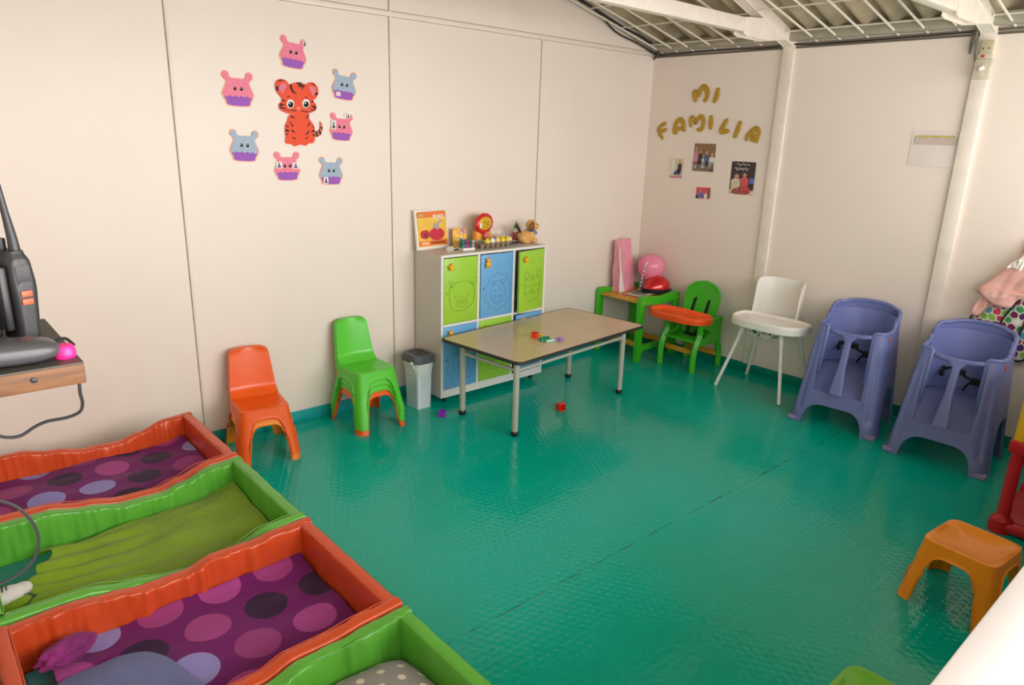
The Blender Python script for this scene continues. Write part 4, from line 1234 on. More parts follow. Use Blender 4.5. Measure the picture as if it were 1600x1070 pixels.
# yellow floral card
t = thing('storybook', 'small yellow flowery card standing behind the figurines on the cabinet', 'card', M=Matrix.Translation((-1.975, -.085, ZC)) @ Matrix.Rotation(-.1, 4, 'Z') @ Matrix.Rotation(PI/2-.12, 4, 'X'))
b = B(); b.flat([(-.055, 0), (.05, 0), (.052, .095), (.045, .115), (.02, .122), (-.015, .128), (-.048, .120), (-.055, .105)], -.004, 0); b.obj('card', mat('card_yellow', 'f0b830', .5, var=.15, vscale=40), t)
b = B()
cl = [mat('petal_%s' % c, c, .5) for c in ('c078b8', 'f4e070', 'e87840', 'f8f0d8')]
for i in range(26):
    b.m(i % 4); b.flat(circ(-.042+.085*random.random(), .01+.105*random.random(), .005+.004*random.random(), n=8), 0, .0008+.0001*i)
b.m(0).flat(circ(.028, .098, .013, n=12), 0, .004)
b.obj('flower_print', cl, t)
# figurine group on a white base
t = thing('figurine_set', 'cluster of tiny purple and green figurines on a white base on the cabinet', 'figurine', (-2.015, -.185, ZC), -.1)
b = B(); b.box(-.035, .055, -.035, .035, 0, .014, .002); b.obj('base', M_WHITE, t)
cols_ = [mat('fig_%s' % c, c, .5, var=.2, vscale=60) for c in ('3d8a62', '7a5c9a', 'b04870', '2e6e58', 'c8a0b8')]
for i in range(9):
    b = B(); x = -.028+.019*(i % 5); y = -.018+.026*(i//5); z = .014
    h_ = .03+.018*random.random()
    b.lathe([(0, z), (.011, z), (.009, z+h_*.5), (.012, z+h_*.8), (0, z+h_)], 10, (x, y, 0)); b.ball((x, y, z+h_+.006), .0095)
    b.ball((x-.006, y, z+h_+.014), .004).ball((x+.006, y, z+h_+.014), .004)
    b.obj('figurine', cols_[i % 5], t)
# small white net basket piece beside the book
t = thing('lace_trinket', 'small white lacy trinket at the foot of the picture book', 'trinket', (-2.125, -.165, ZC), .3)
b = B()
for i in range(7): b.tube(spline([(-.03+.01*i, -.012, .001), (-.028+.01*i, -.002, .022), (-.022+.01*i, .012, .001)], 4, False), .0015, 5)
b.tube([(-.03, -.012, .002), (.035, -.012, .002)], .0018, 5).tube([(-.028, -.001, .022), (.036, -.001, .024)], .0018, 5)
b.obj('wire_mesh', M_WHITE, t)
b = B(); b.box(.035, .085, -.012, .006, 0, .012, .003, rot=Euler((0, 0, .2)).to_matrix()); b.obj('white_clip', M_WHITE, t)
b = B(); b.box(.03, .07, -.018, -.012, 0, .008, .002); b.obj('dark_clip', M_BLACK, t)
# toy lion on a stack of rings
t = thing('toy_lion', 'baby toy lion with red ring mane behind the egg carton', 'toy', (-1.805, -.075, ZC), .15)
RED = plas('toy_red', 'd8202c'); TY = plas('toy_mustard', 'd8b030'); TG = plas('toy_mint', '86c8a0'); TO = plas('toy_orange', 'f09a2c')
b = B()
pts = [(.084*math.cos(2*PI*i/40), -.035+.012*math.cos(2*PI*i/40), .148+.055*math.sin(2*PI*i/40)) for i in range(40)]
b.tube(pts, [.0135+.0022*math.sin(i*1.9) for i in range(40)], 10, closed=True); mn = b.obj('mane', RED, t)
b = B(); b.ball((.004, -.036, .148), (.070, .018, .048)); b.ball((.004, -.055, .138), (.018, .010, .013)); b.obj('face', TY, t)
b = B(); b.ball((-.012, -.056, .158), .0045).ball((.020, -.054, .158), .0045).ball((.004, -.066, .144), (.006, .004, .004)); b.obj('eyes_and_nose', M_BLACK, t)
b = B(); b.box(-.056, -.036, -.052, -.046, .122, .150, .003); b.obj('tag', M_WHITE, t)
b = B(); b.lathe([(0, .0), (.085, .0), (.088, .012), (.080, .022), (0, .022)], 32, (-.04, 0, 0)); b.obj('base_ring', plas('toy_dark_olive', '8c8a40'), t)
b = B(); b.lathe([(0, .022), (.068, .024), (.070, .034), (.062, .042), (0, .042)], 32, (-.04, 0, 0)); b.obj('mint_ring', TG, t)
b = B(); b.lathe([(0, .042), (.034, .042), (.031, .098), (0, .10)], 24, (-.04, -.01, 0)); b.obj('orange_neck', TO, t)
b = B(); b.ball((.045, .0, .060), (.050, .042, .062)); b.obj('body', TY, t)
b = B(); b.ball((.012, -.045, .068), (.022, .014, .026)); b.obj('pink_belly_button', plas('toy_pink', 'd86478'), t)
b = B(); b.ball((.062, -.042, .060), (.012, .008, .022)); b.obj('red_rattle', TO, t)
# egg carton with painted eggs
CT = (-1.785, -.185, ZC); CRZ = .05
t = thing('egg_carton', 'grey brown pulp egg carton holding painted eggs on the cabinet', 'egg carton', CT, CRZ)
M_PULP = mat('grey_brown_pulp', '8f7d68', .9, var=.15, vscale=40, bump=.3, bscale=200)
for j in range(2):
    for i in range(6):
        b = B(); x = -.115+.046*i; y = -.022+.044*j
        b.lathe([(0, .0), (.012, .0), (.019, .018), (.0225, .036), (.0205, .036), (.015, .012), (0, .008)], 16, (x, y, 0)); b.obj('cup', M_PULP, t)
b = B()
for i in range(5): b.lathe([(.014, .006), (.008, .030), (.003, .045), (0, .046)], 10, (-.092+.046*i, 0, 0))
b.box(-.14, .14, -.046, .046, .030, .034, .001) if False else None
b.tube([(x, y, .034) for x, y in rr(.140, .046, .02)], .0025, 6, closed=True); b.obj('rim', M_PULP, t)
EC = {'yellow': plas('egg_yellow', 'f0d820', .25), 'white': plas('egg_white', 'f6f2ec', .25), 'cream': plas('egg_cream', 'f6dca0', .25)}
lay = [(1, 0, 'yellow', 'painted yellow egg leaning at the left end of the egg carton'), (2, 0, 'white', 'white painted egg in the front row of the carton'), (3, 0, 'cream', 'cream and orange painted egg between the white egg and the yellow ones'), (4, 0, 'yellow', 'yellow painted egg third from the right end in the carton front'), (5, 0, 'yellow', 'yellow painted egg at the right end of the carton front row'), (4, 1, 'yellow', 'yellow painted egg in the back row below the toy lion rattle'), (5, 1, 'yellow', 'yellow painted egg at the back right corner of the carton')]
cR, sR = math.cos(CRZ), math.sin(CRZ)
for i, j, cn, lb in lay:
    x = -.115+.046*i; y = -.022+.044*j
    b = B(); b.lathe([(0, -.026)]+[(.019*math.sin(a)*(1-.12*math.cos(PI-a)), -.026*math.cos(a)) for a in [PI*k/12 for k in range(1, 12)]]+[(0, .027)], 18)
    o = b.obj('painted_egg', EC[cn]); o.location = (CT[0]+x*cR-y*sR, CT[1]+x*sR+y*cR, ZC+.040); o.rotation_euler = (.15, -.1+.05*i, 0)
    tag(o, lb, 'egg', 'painted eggs in the carton')
    b = B()
    b.tube([(.0187*math.cos(2*PI*k/20), .0187*math.sin(2*PI*k/20), .002+.002*(k % 2)) for k in range(20)], .0012, 5, closed=True)
    b.obj('painted_stripe', plas('egg_stripe', 'e07a2c') if cn == 'cream' else plas('egg_stripe_light', 'f8f0a0'), o)
# photo stand, notebook, white egg, glue bottle
t = thing('wire_photo_stand', 'tiny wire stand with photo between lion toy and glue bottle', 'photo stand', (-1.605, -.085, ZC), .1)
b = B()
b.tube(spline([(-.045, 0, .0), (-.045, 0, .07), (-.03, 0, .105), (0, 0, .118), (.03, 0, .105), (.045, 0, .07), (.045, 0, 0)], 5, False), .0018, 6)
b.tube(spline([(-.03, 0, .085), (-.01, 0, .105), (.012, 0, .085)], 5, False), .0015, 6).tube([(-.044, 0, .06), (.044, 0, .06)], .0015, 6)
b.obj('wire_frame', mat('pale_wire', 'cfc6bc', .4, metal=.4), t)
b = B(); b.box(-.035, .035, -.004, -.001, .008, .055); b.m(1).box(-.020, -.002, -.0052, -.004, .018, .046); b.m(2).box(.004, .022, -.0052, -.004, .014, .040); b.m(3).box(.024, .032, -.0052, -.004, .025, .050)
b.obj('photo', [mat('photo_grey', 'c4c2c0', .4, var=.2, vscale=60), mat('photo_pink', 'd090a0', .4), mat('photo_brown', '6a3c3c', .4), mat('photo_green', '406a4a', .4)], t)
b = B(); b.box(-.065, .065, -.03, .03, 0, .011, .002); b.m(1).box(-.063, .066, -.031, .028, .002, .009)
o = b.obj('notebook', [M_BLACK, mat('notebook_pages', '7a6a5a', .8)]); o.location = (-1.575, -.165, ZC); o.rotation_euler = (0, 0, .03); tag(o, 'flat black notebook at the right of the egg carton on the cabinet', 'notebook')
b = B(); b.lathe([(0, 0)]+[(.018*math.sin(a), .022-.022*math.cos(a)) for a in [PI*k/10 for k in range(1, 10)]]+[(0, .045)], 16)
o = b.obj('plain_egg', EC['white']); o.location = (-1.615, -.160, ZC+.011); tag(o, 'plain white egg ornament standing on the black notebook', 'egg ornament')
t = thing('glue_bottle', 'clear glue bottle with red label and green spout on the cabinet', 'glue bottle', (-1.502, -.095, ZC))
b = B(); b.lathe([(0, 0), (.021, 0), (.023, .004), (.023, .075), (.018, .092), (.011, .098), (0, .098)], 24, sx=1, sy=.7); b.obj('bottle', mat('cloudy_plastic', 'e6ded8', .25, trans=.25, var=.02), t)
b = B(); b.grid(lambda u, v: (.0235*math.cos(2*PI*u), .0168*math.sin(2*PI*u), lerp(.016, .070, v)), 24, 2, wrapu=True); b.obj('label', mat('label_red', 'a8303c', .5, var=.2, vscale=120), t)
b = B()
for z, w_ in ((.060, .012), (.052, .009), (.040, .013), (.030, .008)): b.box(-w_, w_, -.0175, -.0168, z-.002, z+.002)
b.obj('label_print', mat('label_pale', 'e8c8c8', .5), t)
b = B(); b.lathe([(0, .096), (.0135, .096), (.0135, .112), (.008, .118), (.004, .128), (.003, .148), (0, .149)], 18); b.obj('spout', plas('green_spout', '28a83c'), t)
# toy dog
t = thing('toy_dog', 'tan toy puppy with brown ears and blue collar at the cabinet end', 'toy dog', (-1.445, -.150, ZC), 0.0)
t.scale = (1.12, 1.12, 1.08)
TAN = mat('tan_toy_plastic', 'e0ac62', .45, var=.1, vscale=12); BRN = mat('brown_toy_plastic', '7a4426', .45); 
b = B(); b.ball((-.015, 0, .040), (.058, .038, .040)).ball((.020, 0, .045), (.040, .036, .042)).ball((-.045, -.015, .032), (.030, .028, .032))
b.ball((.055, -.018, .012), (.026, .014, .013)).ball((.052, .022, .012), (.024, .014, .012)).ball((-.030, -.036, .012), (.026, .013, .012)); b.obj('body', TAN, t)
b = B(); b.ball((.035, -.002, .110), (.038, .036, .036)).ball((.065, -.010, .098), (.022, .020, .017)); hd = b.obj('head', TAN, t)
b = B(); b.ball((.012, -.034, .105), (.019, .009, .032), rot=Euler((0, .25, 0)).to_matrix()); b.obj('ear', BRN, hd)
b = B(); b.ball((.055, .032, .105), (.013, .008, .030), rot=Euler((0, -.3, 0)).to_matrix()); b.obj('ear', BRN, hd)
b = B(); b.ball((.060, -.029, .116), .0048).ball((.074, -.004, .118), .0045).ball((.086, -.012, .102), (.005, .006, .004)); b.obj('eyes_and_nose', M_BLACK, hd)
b = B(); b.tube([(.030+.033*math.cos(2*PI*i/24), .033*math.sin(2*PI*i/24), .074-.004*math.cos(2*PI*i/24)) for i in range(24)], .006, 8, closed=True); b.lathe([(0, 0), (.011, 0), (.011, .004), (0, .004)], 14, (.052, -.030, .062), axis='y')
b.obj('collar', mat('grey_blue_collar', '6a8aac', .5), t)
b = B(); b.tube(spline([(-.050, 0, .062), (-.062, 0, .080), (-.080, 0, .108), (-.088, 0, .128)], 5, False), [.006+.0035*math.sin(PI*i/15) for i in range(16)], 10); b.obj('tail', mat('dark_brown_toy_plastic', '4a2218', .45), t)

# ---------------------------------------------------------------- wall cut-outs
EYE = mat('black_matte_foam', '080808', .9)
FO = mat('orange_foam', 'ee4a1a', .6, var=.03); FB = mat('dark_brown_foam', '3a1712', .7); FW = mat('white_foam', 'efeae6', .6); FP = mat('pink_foam', 'e07a90', .6)
FT = mat('dusky_orange_foam', 'c8705a', .6)
def tg(u, v):   # sketch units -> metres on the wall
    u -= 430; v -= 540
    return (.000424*u-.0000193*v, .000028*u-.000395*v)
def TP(pts, n=4, sp=True): 
    q = [tg(*p) for p in pts]
    return [(a.x, a.y) for a in spline([(x, y, 0) for x, y in q], n)] if sp else q
TM = on_back(-3.030, 1.7725, 0, 0.001)
t = thing('tiger_cutout', 'large orange foam tiger cub cutout in the middle of the cupcake cutouts', 'wall decoration', M=TM)
body = [(330, 560), (300, 620), (265, 690), (262, 780), (270, 850), (262, 905), (290, 935), (345, 940), (390, 972), (470, 955), (540, 975), (585, 945), (640, 945), (672, 900), (668, 830), (670, 760), (655, 700), (610, 640), (585, 590), (580, 545)]
head = [(215, 330), (160, 260), (140, 190), (160, 120), (220, 98), (285, 120), (325, 165), (400, 145), (460, 140), (540, 165), (600, 140), (660, 150), (710, 210), (715, 290), (680, 350), (645, 375), (690, 440), (680, 505), (600, 535), (560, 548), (470, 555), (330, 545), (260, 520), (195, 480), (190, 415), (225, 370)]
b = B(); b.flat(TP(body), 0, .006); BODY = b
b = B(); b.flat(TP([(x-9, y+3) for x, y in head]), -.0006, .002); b.flat(TP([(x-10, y+3) for x, y in body]), -.0006, .0018); b.obj('white_backing', FW, t)
b = B(); b.flat(TP(head), .0005, .0085); b.m(1)
for pts in ([(330, 175), (355, 160), (360, 200), (380, 250), (425, 290), (370, 275), (338, 230)], [(405, 155), (450, 138), (500, 150), (470, 160), (500, 165), (540, 185), (515, 200), (495, 240), (485, 200), (465, 190), (455, 215), (445, 190), (440, 165)],
            [(175, 130), (210, 102), (270, 118), (240, 118)], [(148, 195), (170, 185), (182, 215), (170, 250), (150, 235)], [(610, 148), (650, 155), (685, 190), (650, 175)], [(670, 280), (700, 270), (712, 290), (695, 312), (672, 300)],
            [(225, 355), (240, 352), (268, 385), (235, 380)], [(190, 430), (215, 405), (280, 440), (225, 430), (205, 455)], [(195, 465), (225, 450), (280, 480), (240, 478)], [(610, 395), (640, 372), (650, 400)], [(615, 465), (655, 440), (690, 478), (660, 500), (650, 470)], [(600, 500), (640, 495), (670, 515), (635, 512)],
            [(285, 330), (305, 315), (335, 322), (305, 328)], [(525, 328), (550, 325), (575, 348), (550, 340)], [(240, 490), (330, 492), (410, 500), (395, 512), (320, 500)], [(480, 508), (560, 515), (640, 535), (560, 528), (482, 518)]):
    b.flat(TP(pts, 3), .0085, .0092)
hd = b.obj('head', [FO, FB], t)
b = BODY; b.m(1)
for pts in ([(335, 550), (360, 570), (398, 600), (360, 598), (340, 580)], [(580, 550), (585, 590), (560, 610), (538, 610), (565, 585)], [(335, 630), (350, 670), (382, 715), (350, 700), (335, 665)], [(595, 660), (595, 700), (560, 715), (575, 695)],
            [(275, 695), (290, 690), (315, 718), (285, 710)], [(268, 745), (290, 740), (325, 772), (290, 775), (272, 770)], [(345, 750), (370, 760), (398, 790), (360, 780)], [(275, 795), (290, 795), (305, 812), (280, 815)], [(360, 845), (385, 855), (412, 868), (380, 875)],
            [(588, 765), (585, 800), (555, 825), (530, 825), (560, 800)], [(568, 850), (568, 870), (545, 882), (530, 880)], [(632, 715), (660, 735), (640, 735)], [(610, 800), (640, 765), (672, 780), (668, 795), (630, 790)], [(632, 825), (665, 825), (668, 850), (650, 845)]):
    b.flat(TP(pts, 3), .006, .0068)
b.obj('body', [FO, FB], t)
b = B(); b.flat(TP([(185, 210), (210, 165), (255, 148), (285, 175), (270, 220), (235, 275), (205, 250)]), .0085, .0092); b.obj('inner_ear', FP, hd); b = B(); b.flat(TP([(585, 210), (620, 190), (660, 200), (678, 240), (660, 295), (640, 318), (620, 270)]), .0085, .0092); b.obj('inner_ear', FP, hd)
for cx, cy_ in ((335, 415), (545, 415)):
    b = B(); b.flat(TP([(cx+50*math.cos(a), cy_+58*math.sin(a)) for a in [2*PI*i/14 for i in range(14)]], 2), .0085, .0098)
    b.m(1).flat(TP([(cx+2+34*math.cos(a), cy_+10+38*math.sin(a)) for a in [2*PI*i/14 for i in range(14)]], 2), .0098, .0104)
    b.m(0).flat(TP([(cx-8+9*math.cos(a), cy_-4+10*math.sin(a)) for a in [2*PI*i/10 for i in range(10)]], 2), .0104, .0108)
    b.obj('eye', [FW, EYE], hd)
b = B(); b.flat(TP([(410, 465), (440, 455), (472, 468), (455, 490), (440, 498), (425, 488)]), .0085, .0105); b.obj('nose', mat('peach_foam', 'f4906a', .6), hd)
tail = [(668, 785), (700, 790), (735, 760), (742, 700), (748, 655), (775, 700), (782, 760), (760, 830), (715, 862), (675, 855)]
b = B(); b.flat(TP(tail), 0, .005)
b.m(1)
for pts in ([(680, 785), (705, 788), (712, 860), (690, 862)], [(720, 775), (735, 765), (765, 820), (745, 842)], [(745, 730), (780, 735), (778, 765), (745, 745)]): b.flat(TP(pts, 1), .005, .0058)
b.obj('tail', [FT, FB], t)

CB = {'pink': mat('glitter_pink_foam', 'ee7a94', .5, var=.08, vscale=120), 'blue': mat('glitter_blue_foam', '9fb2c8', .5, var=.08, vscale=120), 'rim': mat('peach_foam_edge', 'f6b896', .6), 'cup': mat('purple_foam', '9a52b8', .6)}
def S(pts, k=1.0, n=4): 
    return [(a.x*k, a.y*k) for a in spline([(x, y, 0) for x, y in pts], n)]
FROST = [(-.076, -.028), (-.072, -.008), (-.062, .014), (-.056, .034), (-.066, .052), (-.072, .068), (-.062, .077), (-.048, .072), (-.036, .056), (-.018, .052), (0, .054), (.018, .052), (.036, .056), (.048, .072), (.062, .077), (.072, .068), (.066, .052), (.056, .034), (.062, .014), (.072, -.008), (.076, -.028), (.060, -.038), (.045, -.030), (.030, -.036), (.015, -.029), (0, -.036), (-.015, -.029), (-.030, -.036), (-.045, -.030), (-.060, -.038)]
CUP = [(-.062, -.030), (.062, -.030), (.060, -.055), (.055, -.072), (.030, -.078), (-.030, -.078), (-.055, -.072), (-.060, -.055)]
def cupcake(label, x, z, rot, col, kx=1.0):
    t = thing('cupcake_cutout', label, 'wall decoration', M=on_back(x, z, rot, .001), group='cupcake cutouts around the tiger')
    k = .93*kx
    b = B(); b.flat([(p[0]*1.10, p[1]*1.06-.001) for p in S(FROST, k)], 0, .002); b.flat([(p[0]*1.12, p[1]*1.07) for p in S(CUP, k)], 0, .0021)
    for sx in (-1, 1): b.flat(circ(sx*.061*k, .066*k, .021*k, .022*k, 16), 0, .0019)
    b.obj('backing', CB['rim'], t)
    b = B(); b.flat(S(CUP, k), .0021, .0042); b.obj('cup', CB['cup'], t)
    b = B(); b.flat(S(FROST, k), .0022, .0052)
    for sx in (-1, 1): b.flat(circ(sx*.059*k, .064*k, .0175*k, .0185*k, 16), .0021, .0051)
    f_ = b.obj('frosting', CB[col], t)
    for sx in (-1, 1):
        b = B(); b.flat(circ(sx*.0165*k, .004, .0078, .0092, 14), .0052, .0060); b.m(1).flat(circ(sx*.0165*k-.002, .007, .0022, .0022, 8), .006, .0064); b.obj('eye', [EYE, M_WHITE], f_)
    b = B(); b.tube([(-.004, -.006, .0056), (0, -.009, .0056), (.004, -.006, .0056)], .0008, 5); b.obj('mouth', M_BLACK, f_)
    return t
PH = mat('photo_paper', 'e8e4e2', .35); PHD = mat('photo_dark_print', '4a3c3c', .5, var=.5, vscale=200); PHB = mat('photo_violet_print', '5a4a8a', .5, var=.5, vscale=150)
def card(t, x, y, w_, h_, m=PHD, z=.0055, rot=0):
    b = B(); c, s_ = math.cos(rot), math.sin(rot)
    b.T = Matrix.Translation((x, y, 0)) @ Matrix.Rotation(rot, 4, 'Z')
    b.box(-w_/2, w_/2, -h_/2, h_/2, z, z+.0012); b.m(1).flat([(-w_*.3, -h_*.40), (w_*.3, -h_*.40), (w_*.28, -h_*.1), (w_*.12, h_*.02), (w_*.17, h_*.25), (0, h_*.40), (-w_*.17, h_*.25), (-w_*.12, h_*.02), (-w_*.28, -h_*.1)], z+.0012, z+.0016)
    b.obj('stuck_photo', [PH, m], t)
c1 = cupcake('pink cupcake cutout at the top, above the tiger, with a grey photo on one ear', -3.034, 2.075, -.10, 'pink'); card(c1, .060, .060, .018, .034, PHD, rot=-.15)
cupcake('pink cupcake cutout alone at the upper left of the tiger', -3.342, 1.875, -.02, 'pink', 1.08)
c3 = cupcake('blue grey cupcake cutout with white mark on its cup at the upper right', -2.742, 1.932, -.10, 'blue'); card(c3, -.035, -.050, .026, .022, CB['rim'])
c4 = cupcake('pink cupcake cutout with two identity photos beside the tiger tail', -2.768, 1.707, -.06, 'pink', .95); card(c4, -.050, .010, .028, .048); card(c4, .040, .066, .020, .030)
b = B(); b.box(.015, .018, .060, .085, .0055, .0065); b.obj('tape_strip', PH, c4)
cupcake('blue grey cupcake cutout with purple cup at the lower left of the tiger', -3.330, 1.598, -.05, 'blue', 1.02)
c6 = cupcake('pink cupcake cutout below the tiger with a violet photo on either cheek', -3.103, 1.494, .0, 'pink', .98); card(c6, -.047, .008, .032, .034, PHB); card(c6, .047, .004, .032, .034, PHB)
c7 = cupcake('blue grey cupcake cutout with a white identity card on its cup, lower right', -2.843, 1.466, -.03, 'blue', .98); card(c7, -.034, -.050, .028, .036)

# gold letters MI FAMILIA
GOLD = mat('gold_glitter_foam', 'b8922a', .45, var=.2, vscale=150, metal=.25)
def lt(u, v):  # sketch units -> metres on the right wall
    d = _R*((u/4.654+1000-800)/FPX) - _U*((v/4.652+100-535)/FPX) + _f
    k = -CAM.x/d.x
    return (-(CAM.y+k*d.y), CAM.z+k*d.z)
LX, LZ = 0, 0
def letter(ch, label, strokes, r=.0155):
    r *= 1.18
    pts = [lt(*p) for st in strokes for p in st]
    cx = sum(p[0] for p in pts)/len(pts); cz = sum(p[1] for p in pts)/len(pts)
    b = B()
    for st in strokes:
        q = spline([(lt(*p)[0]-cx, lt(*p)[1]-cz, .006) for p in st], 6, False) if len(st) > 2 else [Vector((lt(*p)[0]-cx, lt(*p)[1]-cz, .006)) for p in st]
        k = len(q)
        b.tube([(p.x, p.y, .005) for p in q], [r*(.82+.25*math.sin(PI*i/max(1, k-1))) for i in range(k)], 12, flat=.30, up=(0, 0, 1))
        for e in (q[0], q[-1]): b.ball((e.x, e.y, .005), (r*.84, r*.84, r*.30))
    o = b.obj('letter_'+ch.lower(), GOLD); o.matrix_world = on_right(-(LX+cx), LZ+cz, 0, 0.001)
    tag(o, label, 'letter', 'gold letters on the right wall')
letter('M', 'gold letter M of the upper word MI on the right wall', [[(408, 262), (400, 225), (404, 205), (428, 225)], [(425, 222), (450, 178), (470, 168), (490, 195), (492, 235), (476, 264)], [(428, 228), (440, 205)]], .017)
letter('I', 'gold letter I of the upper word MI on the right wall', [[(571, 190), (560, 235), (545, 268)]], .018)
letter('F', 'gold letter F at the start of the word FAMILIA', [[(160, 445), (138, 472), (145, 505), (165, 540)], [(150, 455), (170, 440), (188, 432)], [(145, 488), (168, 486), (190, 476)]], .0125)
letter('A', 'gold letter A between F and M in the word FAMILIA', [[(252, 495), (262, 435), (295, 405), (318, 430), (322, 478)], [(262, 455), (250, 470)], [(268, 475), (300, 468)], [(262, 500), (270, 480)]], .016)
letter('M', 'gold letter M in the middle of the word FAMILIA', [[(374, 448), (372, 410), (384, 390), (408, 428)], [(408, 428), (438, 384), (460, 395), (464, 435), (448, 474), (425, 478)]], .0145)
letter('I', 'gold letter I between M and L in the word FAMILIA', [[(521, 388), (519, 430), (517, 462)]], .0165)
letter('L', 'gold letter L of the word FAMILIA', [[(632, 412), (612, 445), (594, 480), (602, 492), (640, 488)]], .0165)
letter('I', 'gold letter I between L and the last A of FAMILIA', [[(731, 430), (715, 475), (694, 525)]], .0165)
letter('A', 'gold letter A at the right end of the word FAMILIA', [[(780, 535), (815, 490), (850, 470), (866, 500), (850, 555)], [(785, 520), (778, 545)], [(810, 515), (845, 535)], [(815, 550), (850, 560)]], .0155)

# family photos
def photo(label, y, z, w_, h_, rot, shapes, base, extra=()):
    t = thing('family_photo', label, 'photo', M=on_right(y, z, rot, .001), group='photos under the gold letters')
    b = B(); b.grid(lambda u, v: ((u-.5)*w_, (v-.5)*h_, .0008+.004*(abs(2*v-1)**3)*(u)), 8, 8); b.obj('print', base, t, solid=.0006)
    ms = []; b = B()
    for m_, pts in shapes:
        if m_ not in ms: ms.append(m_)
        b.m(ms.index(m_)); b.flat([((p[0]-.5)*w_, (p[1]-.5)*h_) for p in pts], .0012, .0045)
    o = b.obj('printed_scene', ms, t, sharp=0); o.scale = (1, 1, 1)
    return t
def pm(n, h, v=.25): return mat('print_'+n, h, .4, var=v, vscale=90)
def fig(x, y0, y1, w_, shirt, skin='skin'):
    k = y1-y0
    return [(SK[shirt], [(x-w_, y0), (x+w_, y0), (x+w_*1.1, y0+k*.6), (x+w_*.6, y0+k*.72), (x-w_*.6, y0+k*.72), (x-w_*1.1, y0+k*.6)]), (SK[skin], circ(x, y0+k*.86, w_*.5, k*.14, 10))]
SK = {'skin': pm('skin', 'c89078', .1), 'red': pm('red', 'd8505a'), 'cream': pm('cream', 'd8c8a8'), 'blue': pm('blue', '4a5a78'), 'pink': pm('pink', 'c8889a'), 'dark': pm('dark', '3a2c30'), 'white': pm('white', 'e0dcd8', .1), 'brown': pm('brown', '8a6848', .5), 'navy': pm('navy', '3a3c70'), 'sky': pm('sky', '5a70b0', .1), 'floor': pm('floor', '7a6a5c')}
photo('small family photo of a person in dark clothes, furthest left of the four', -.312, 1.480, .118, .150, .0, [(SK['white'], [(.05, .12), (.35, .12), (.3, .95), (.05, .95)]), (SK['navy'], [(.2, .18), (.85, .18), (.7, .5), (.45, .35)])]+fig(.75, .3, .92, .13, 'dark')+[(SK['pink'], [(.02, .0), (.98, .0), (.98, .12), (.02, .12)])], SK['cream'])
photo('largest group photo of people before a brown wall, directly under FAMILIA', -.556, 1.573, .190, .205, .0, [(SK['floor'], [(0, 0), (1, 0), (1, .35), (0, .35)])]+fig(.12, .25, .88, .10, 'pink')+fig(.32, .25, .78, .09, 'dark')+fig(.62, .2, .75, .11, 'blue')+fig(.88, .1, .70, .12, 'white')+fig(.48, .12, .6, .08, 'white')+[(SK['white'], circ(.12, .16, .07, .07, 10)), (SK['pink'], [(.8, 0), (1, 0), (.98, .2), (.84, .3)])], SK['brown'])
photo('smallest landscape photo with blue and red clothes, below the others', -.581, 1.308, .128, .085, .03, fig(.32, .05, .75, .14, 'sky')+fig(.70, .02, .6, .10, 'white')+[(SK['brown'], [(.8, .1), (1, .1), (1, .75), (.85, .85)]), (SK['dark'], [(0, 0), (.2, 0), (.15, .3), (0, .3)])], SK['red'])
tp = photo('black backed photo of two people holding a baby, right of the others', -.902, 1.440, .198, .235, .0, [(SK['sky'], [(.80, .35), (1, .35), (1, .52), (.82, .52)])]+fig(.27, .12, .62, .20, 'cream')+fig(.60, .2, .66, .16, 'red')+[(SK['cream'], [(.0, .0), (1, .0), (1, .14), (0, .14)]), (SK['red'], spline([(.15, .02), (.8, .02), (.85, .2), (.5, .24), (.2, .16)], 4))], SK['dark'])
b = B()
for (x0, y0, n, am) in ((-.055, .098, 9, .007), (-.065, .066, 14, .010)):
    b.tube(spline([(x0+.0135*i*(9/n if n > 9 else 1), y0+am*math.sin(i*2.1)+.002*math.cos(i*5), .0052) for i in range(n)], 4, False), .0018, 5)
b.obj('handwriting', M_PAPER, tp)
# sheet of paper in a clear sleeve on the right wall
t = thing('paper_sleeve', 'clear sleeve with a blank faded sheet, taped beside the second column', 'paper sleeve', M=on_right(-2.160, 1.690, 0.0, .002))
b = B(); b.grid(lambda u, v: ((u-.5)*.275, (v-.5)*.205, .001+.006*math.sin(PI*u)*(1-v)), 12, 8); b.obj('sleeve', mat('sleeve_plastic', 'e6dcd4', .2, var=.02), t, solid=.001)
b = B(); b.box(-.115, .100, .068, .078, .006, .0068); b.obj('yellow_tape', mat('yellowed_tape', 'c8b860', .5, var=.15, vscale=30), t)
b = B(); b.box(-.118, .110, .025, .066, .0062, .0066); b.obj('header_print', mat('faded_print', 'c9b8ab', .4, var=.08, vscale=40), t)

# ---------------------------------------------------------------- shelf with radios close to the camera
M_WOOD = mat('raw_wood_edge', '6e4828', .6, var=.3, vscale=6, stretch=(2, 30, 30)); M_SHTOP = mat('dark_painted_board', '4a4640', .5, var=.1)
t = thing('wooden_shelf', 'small wooden wall shelf with dark top close to the camera', 'shelf', (-4.765, -2.675, 1.41))
b = B(); b.box(-.115, .117, -.131, .131, -.028, -.002, .002); b.m(1); b.box(-.115, .1165, -.1305, .131, -.002, 0.0); b.m(2).ball((.062, -.1315, -.013), (.004, .001, .0035))
b.obj('board', [M_WOOD, M_SHTOP, M_BLACK], t)
b = B(); b.box(-.115, -.10, -.02, .02, -.20, -.028, .002); b.beam((-.105, 0, -.19), (.02, 0, -.035), .02, .02); b.obj('bracket', M_WOOD, t)
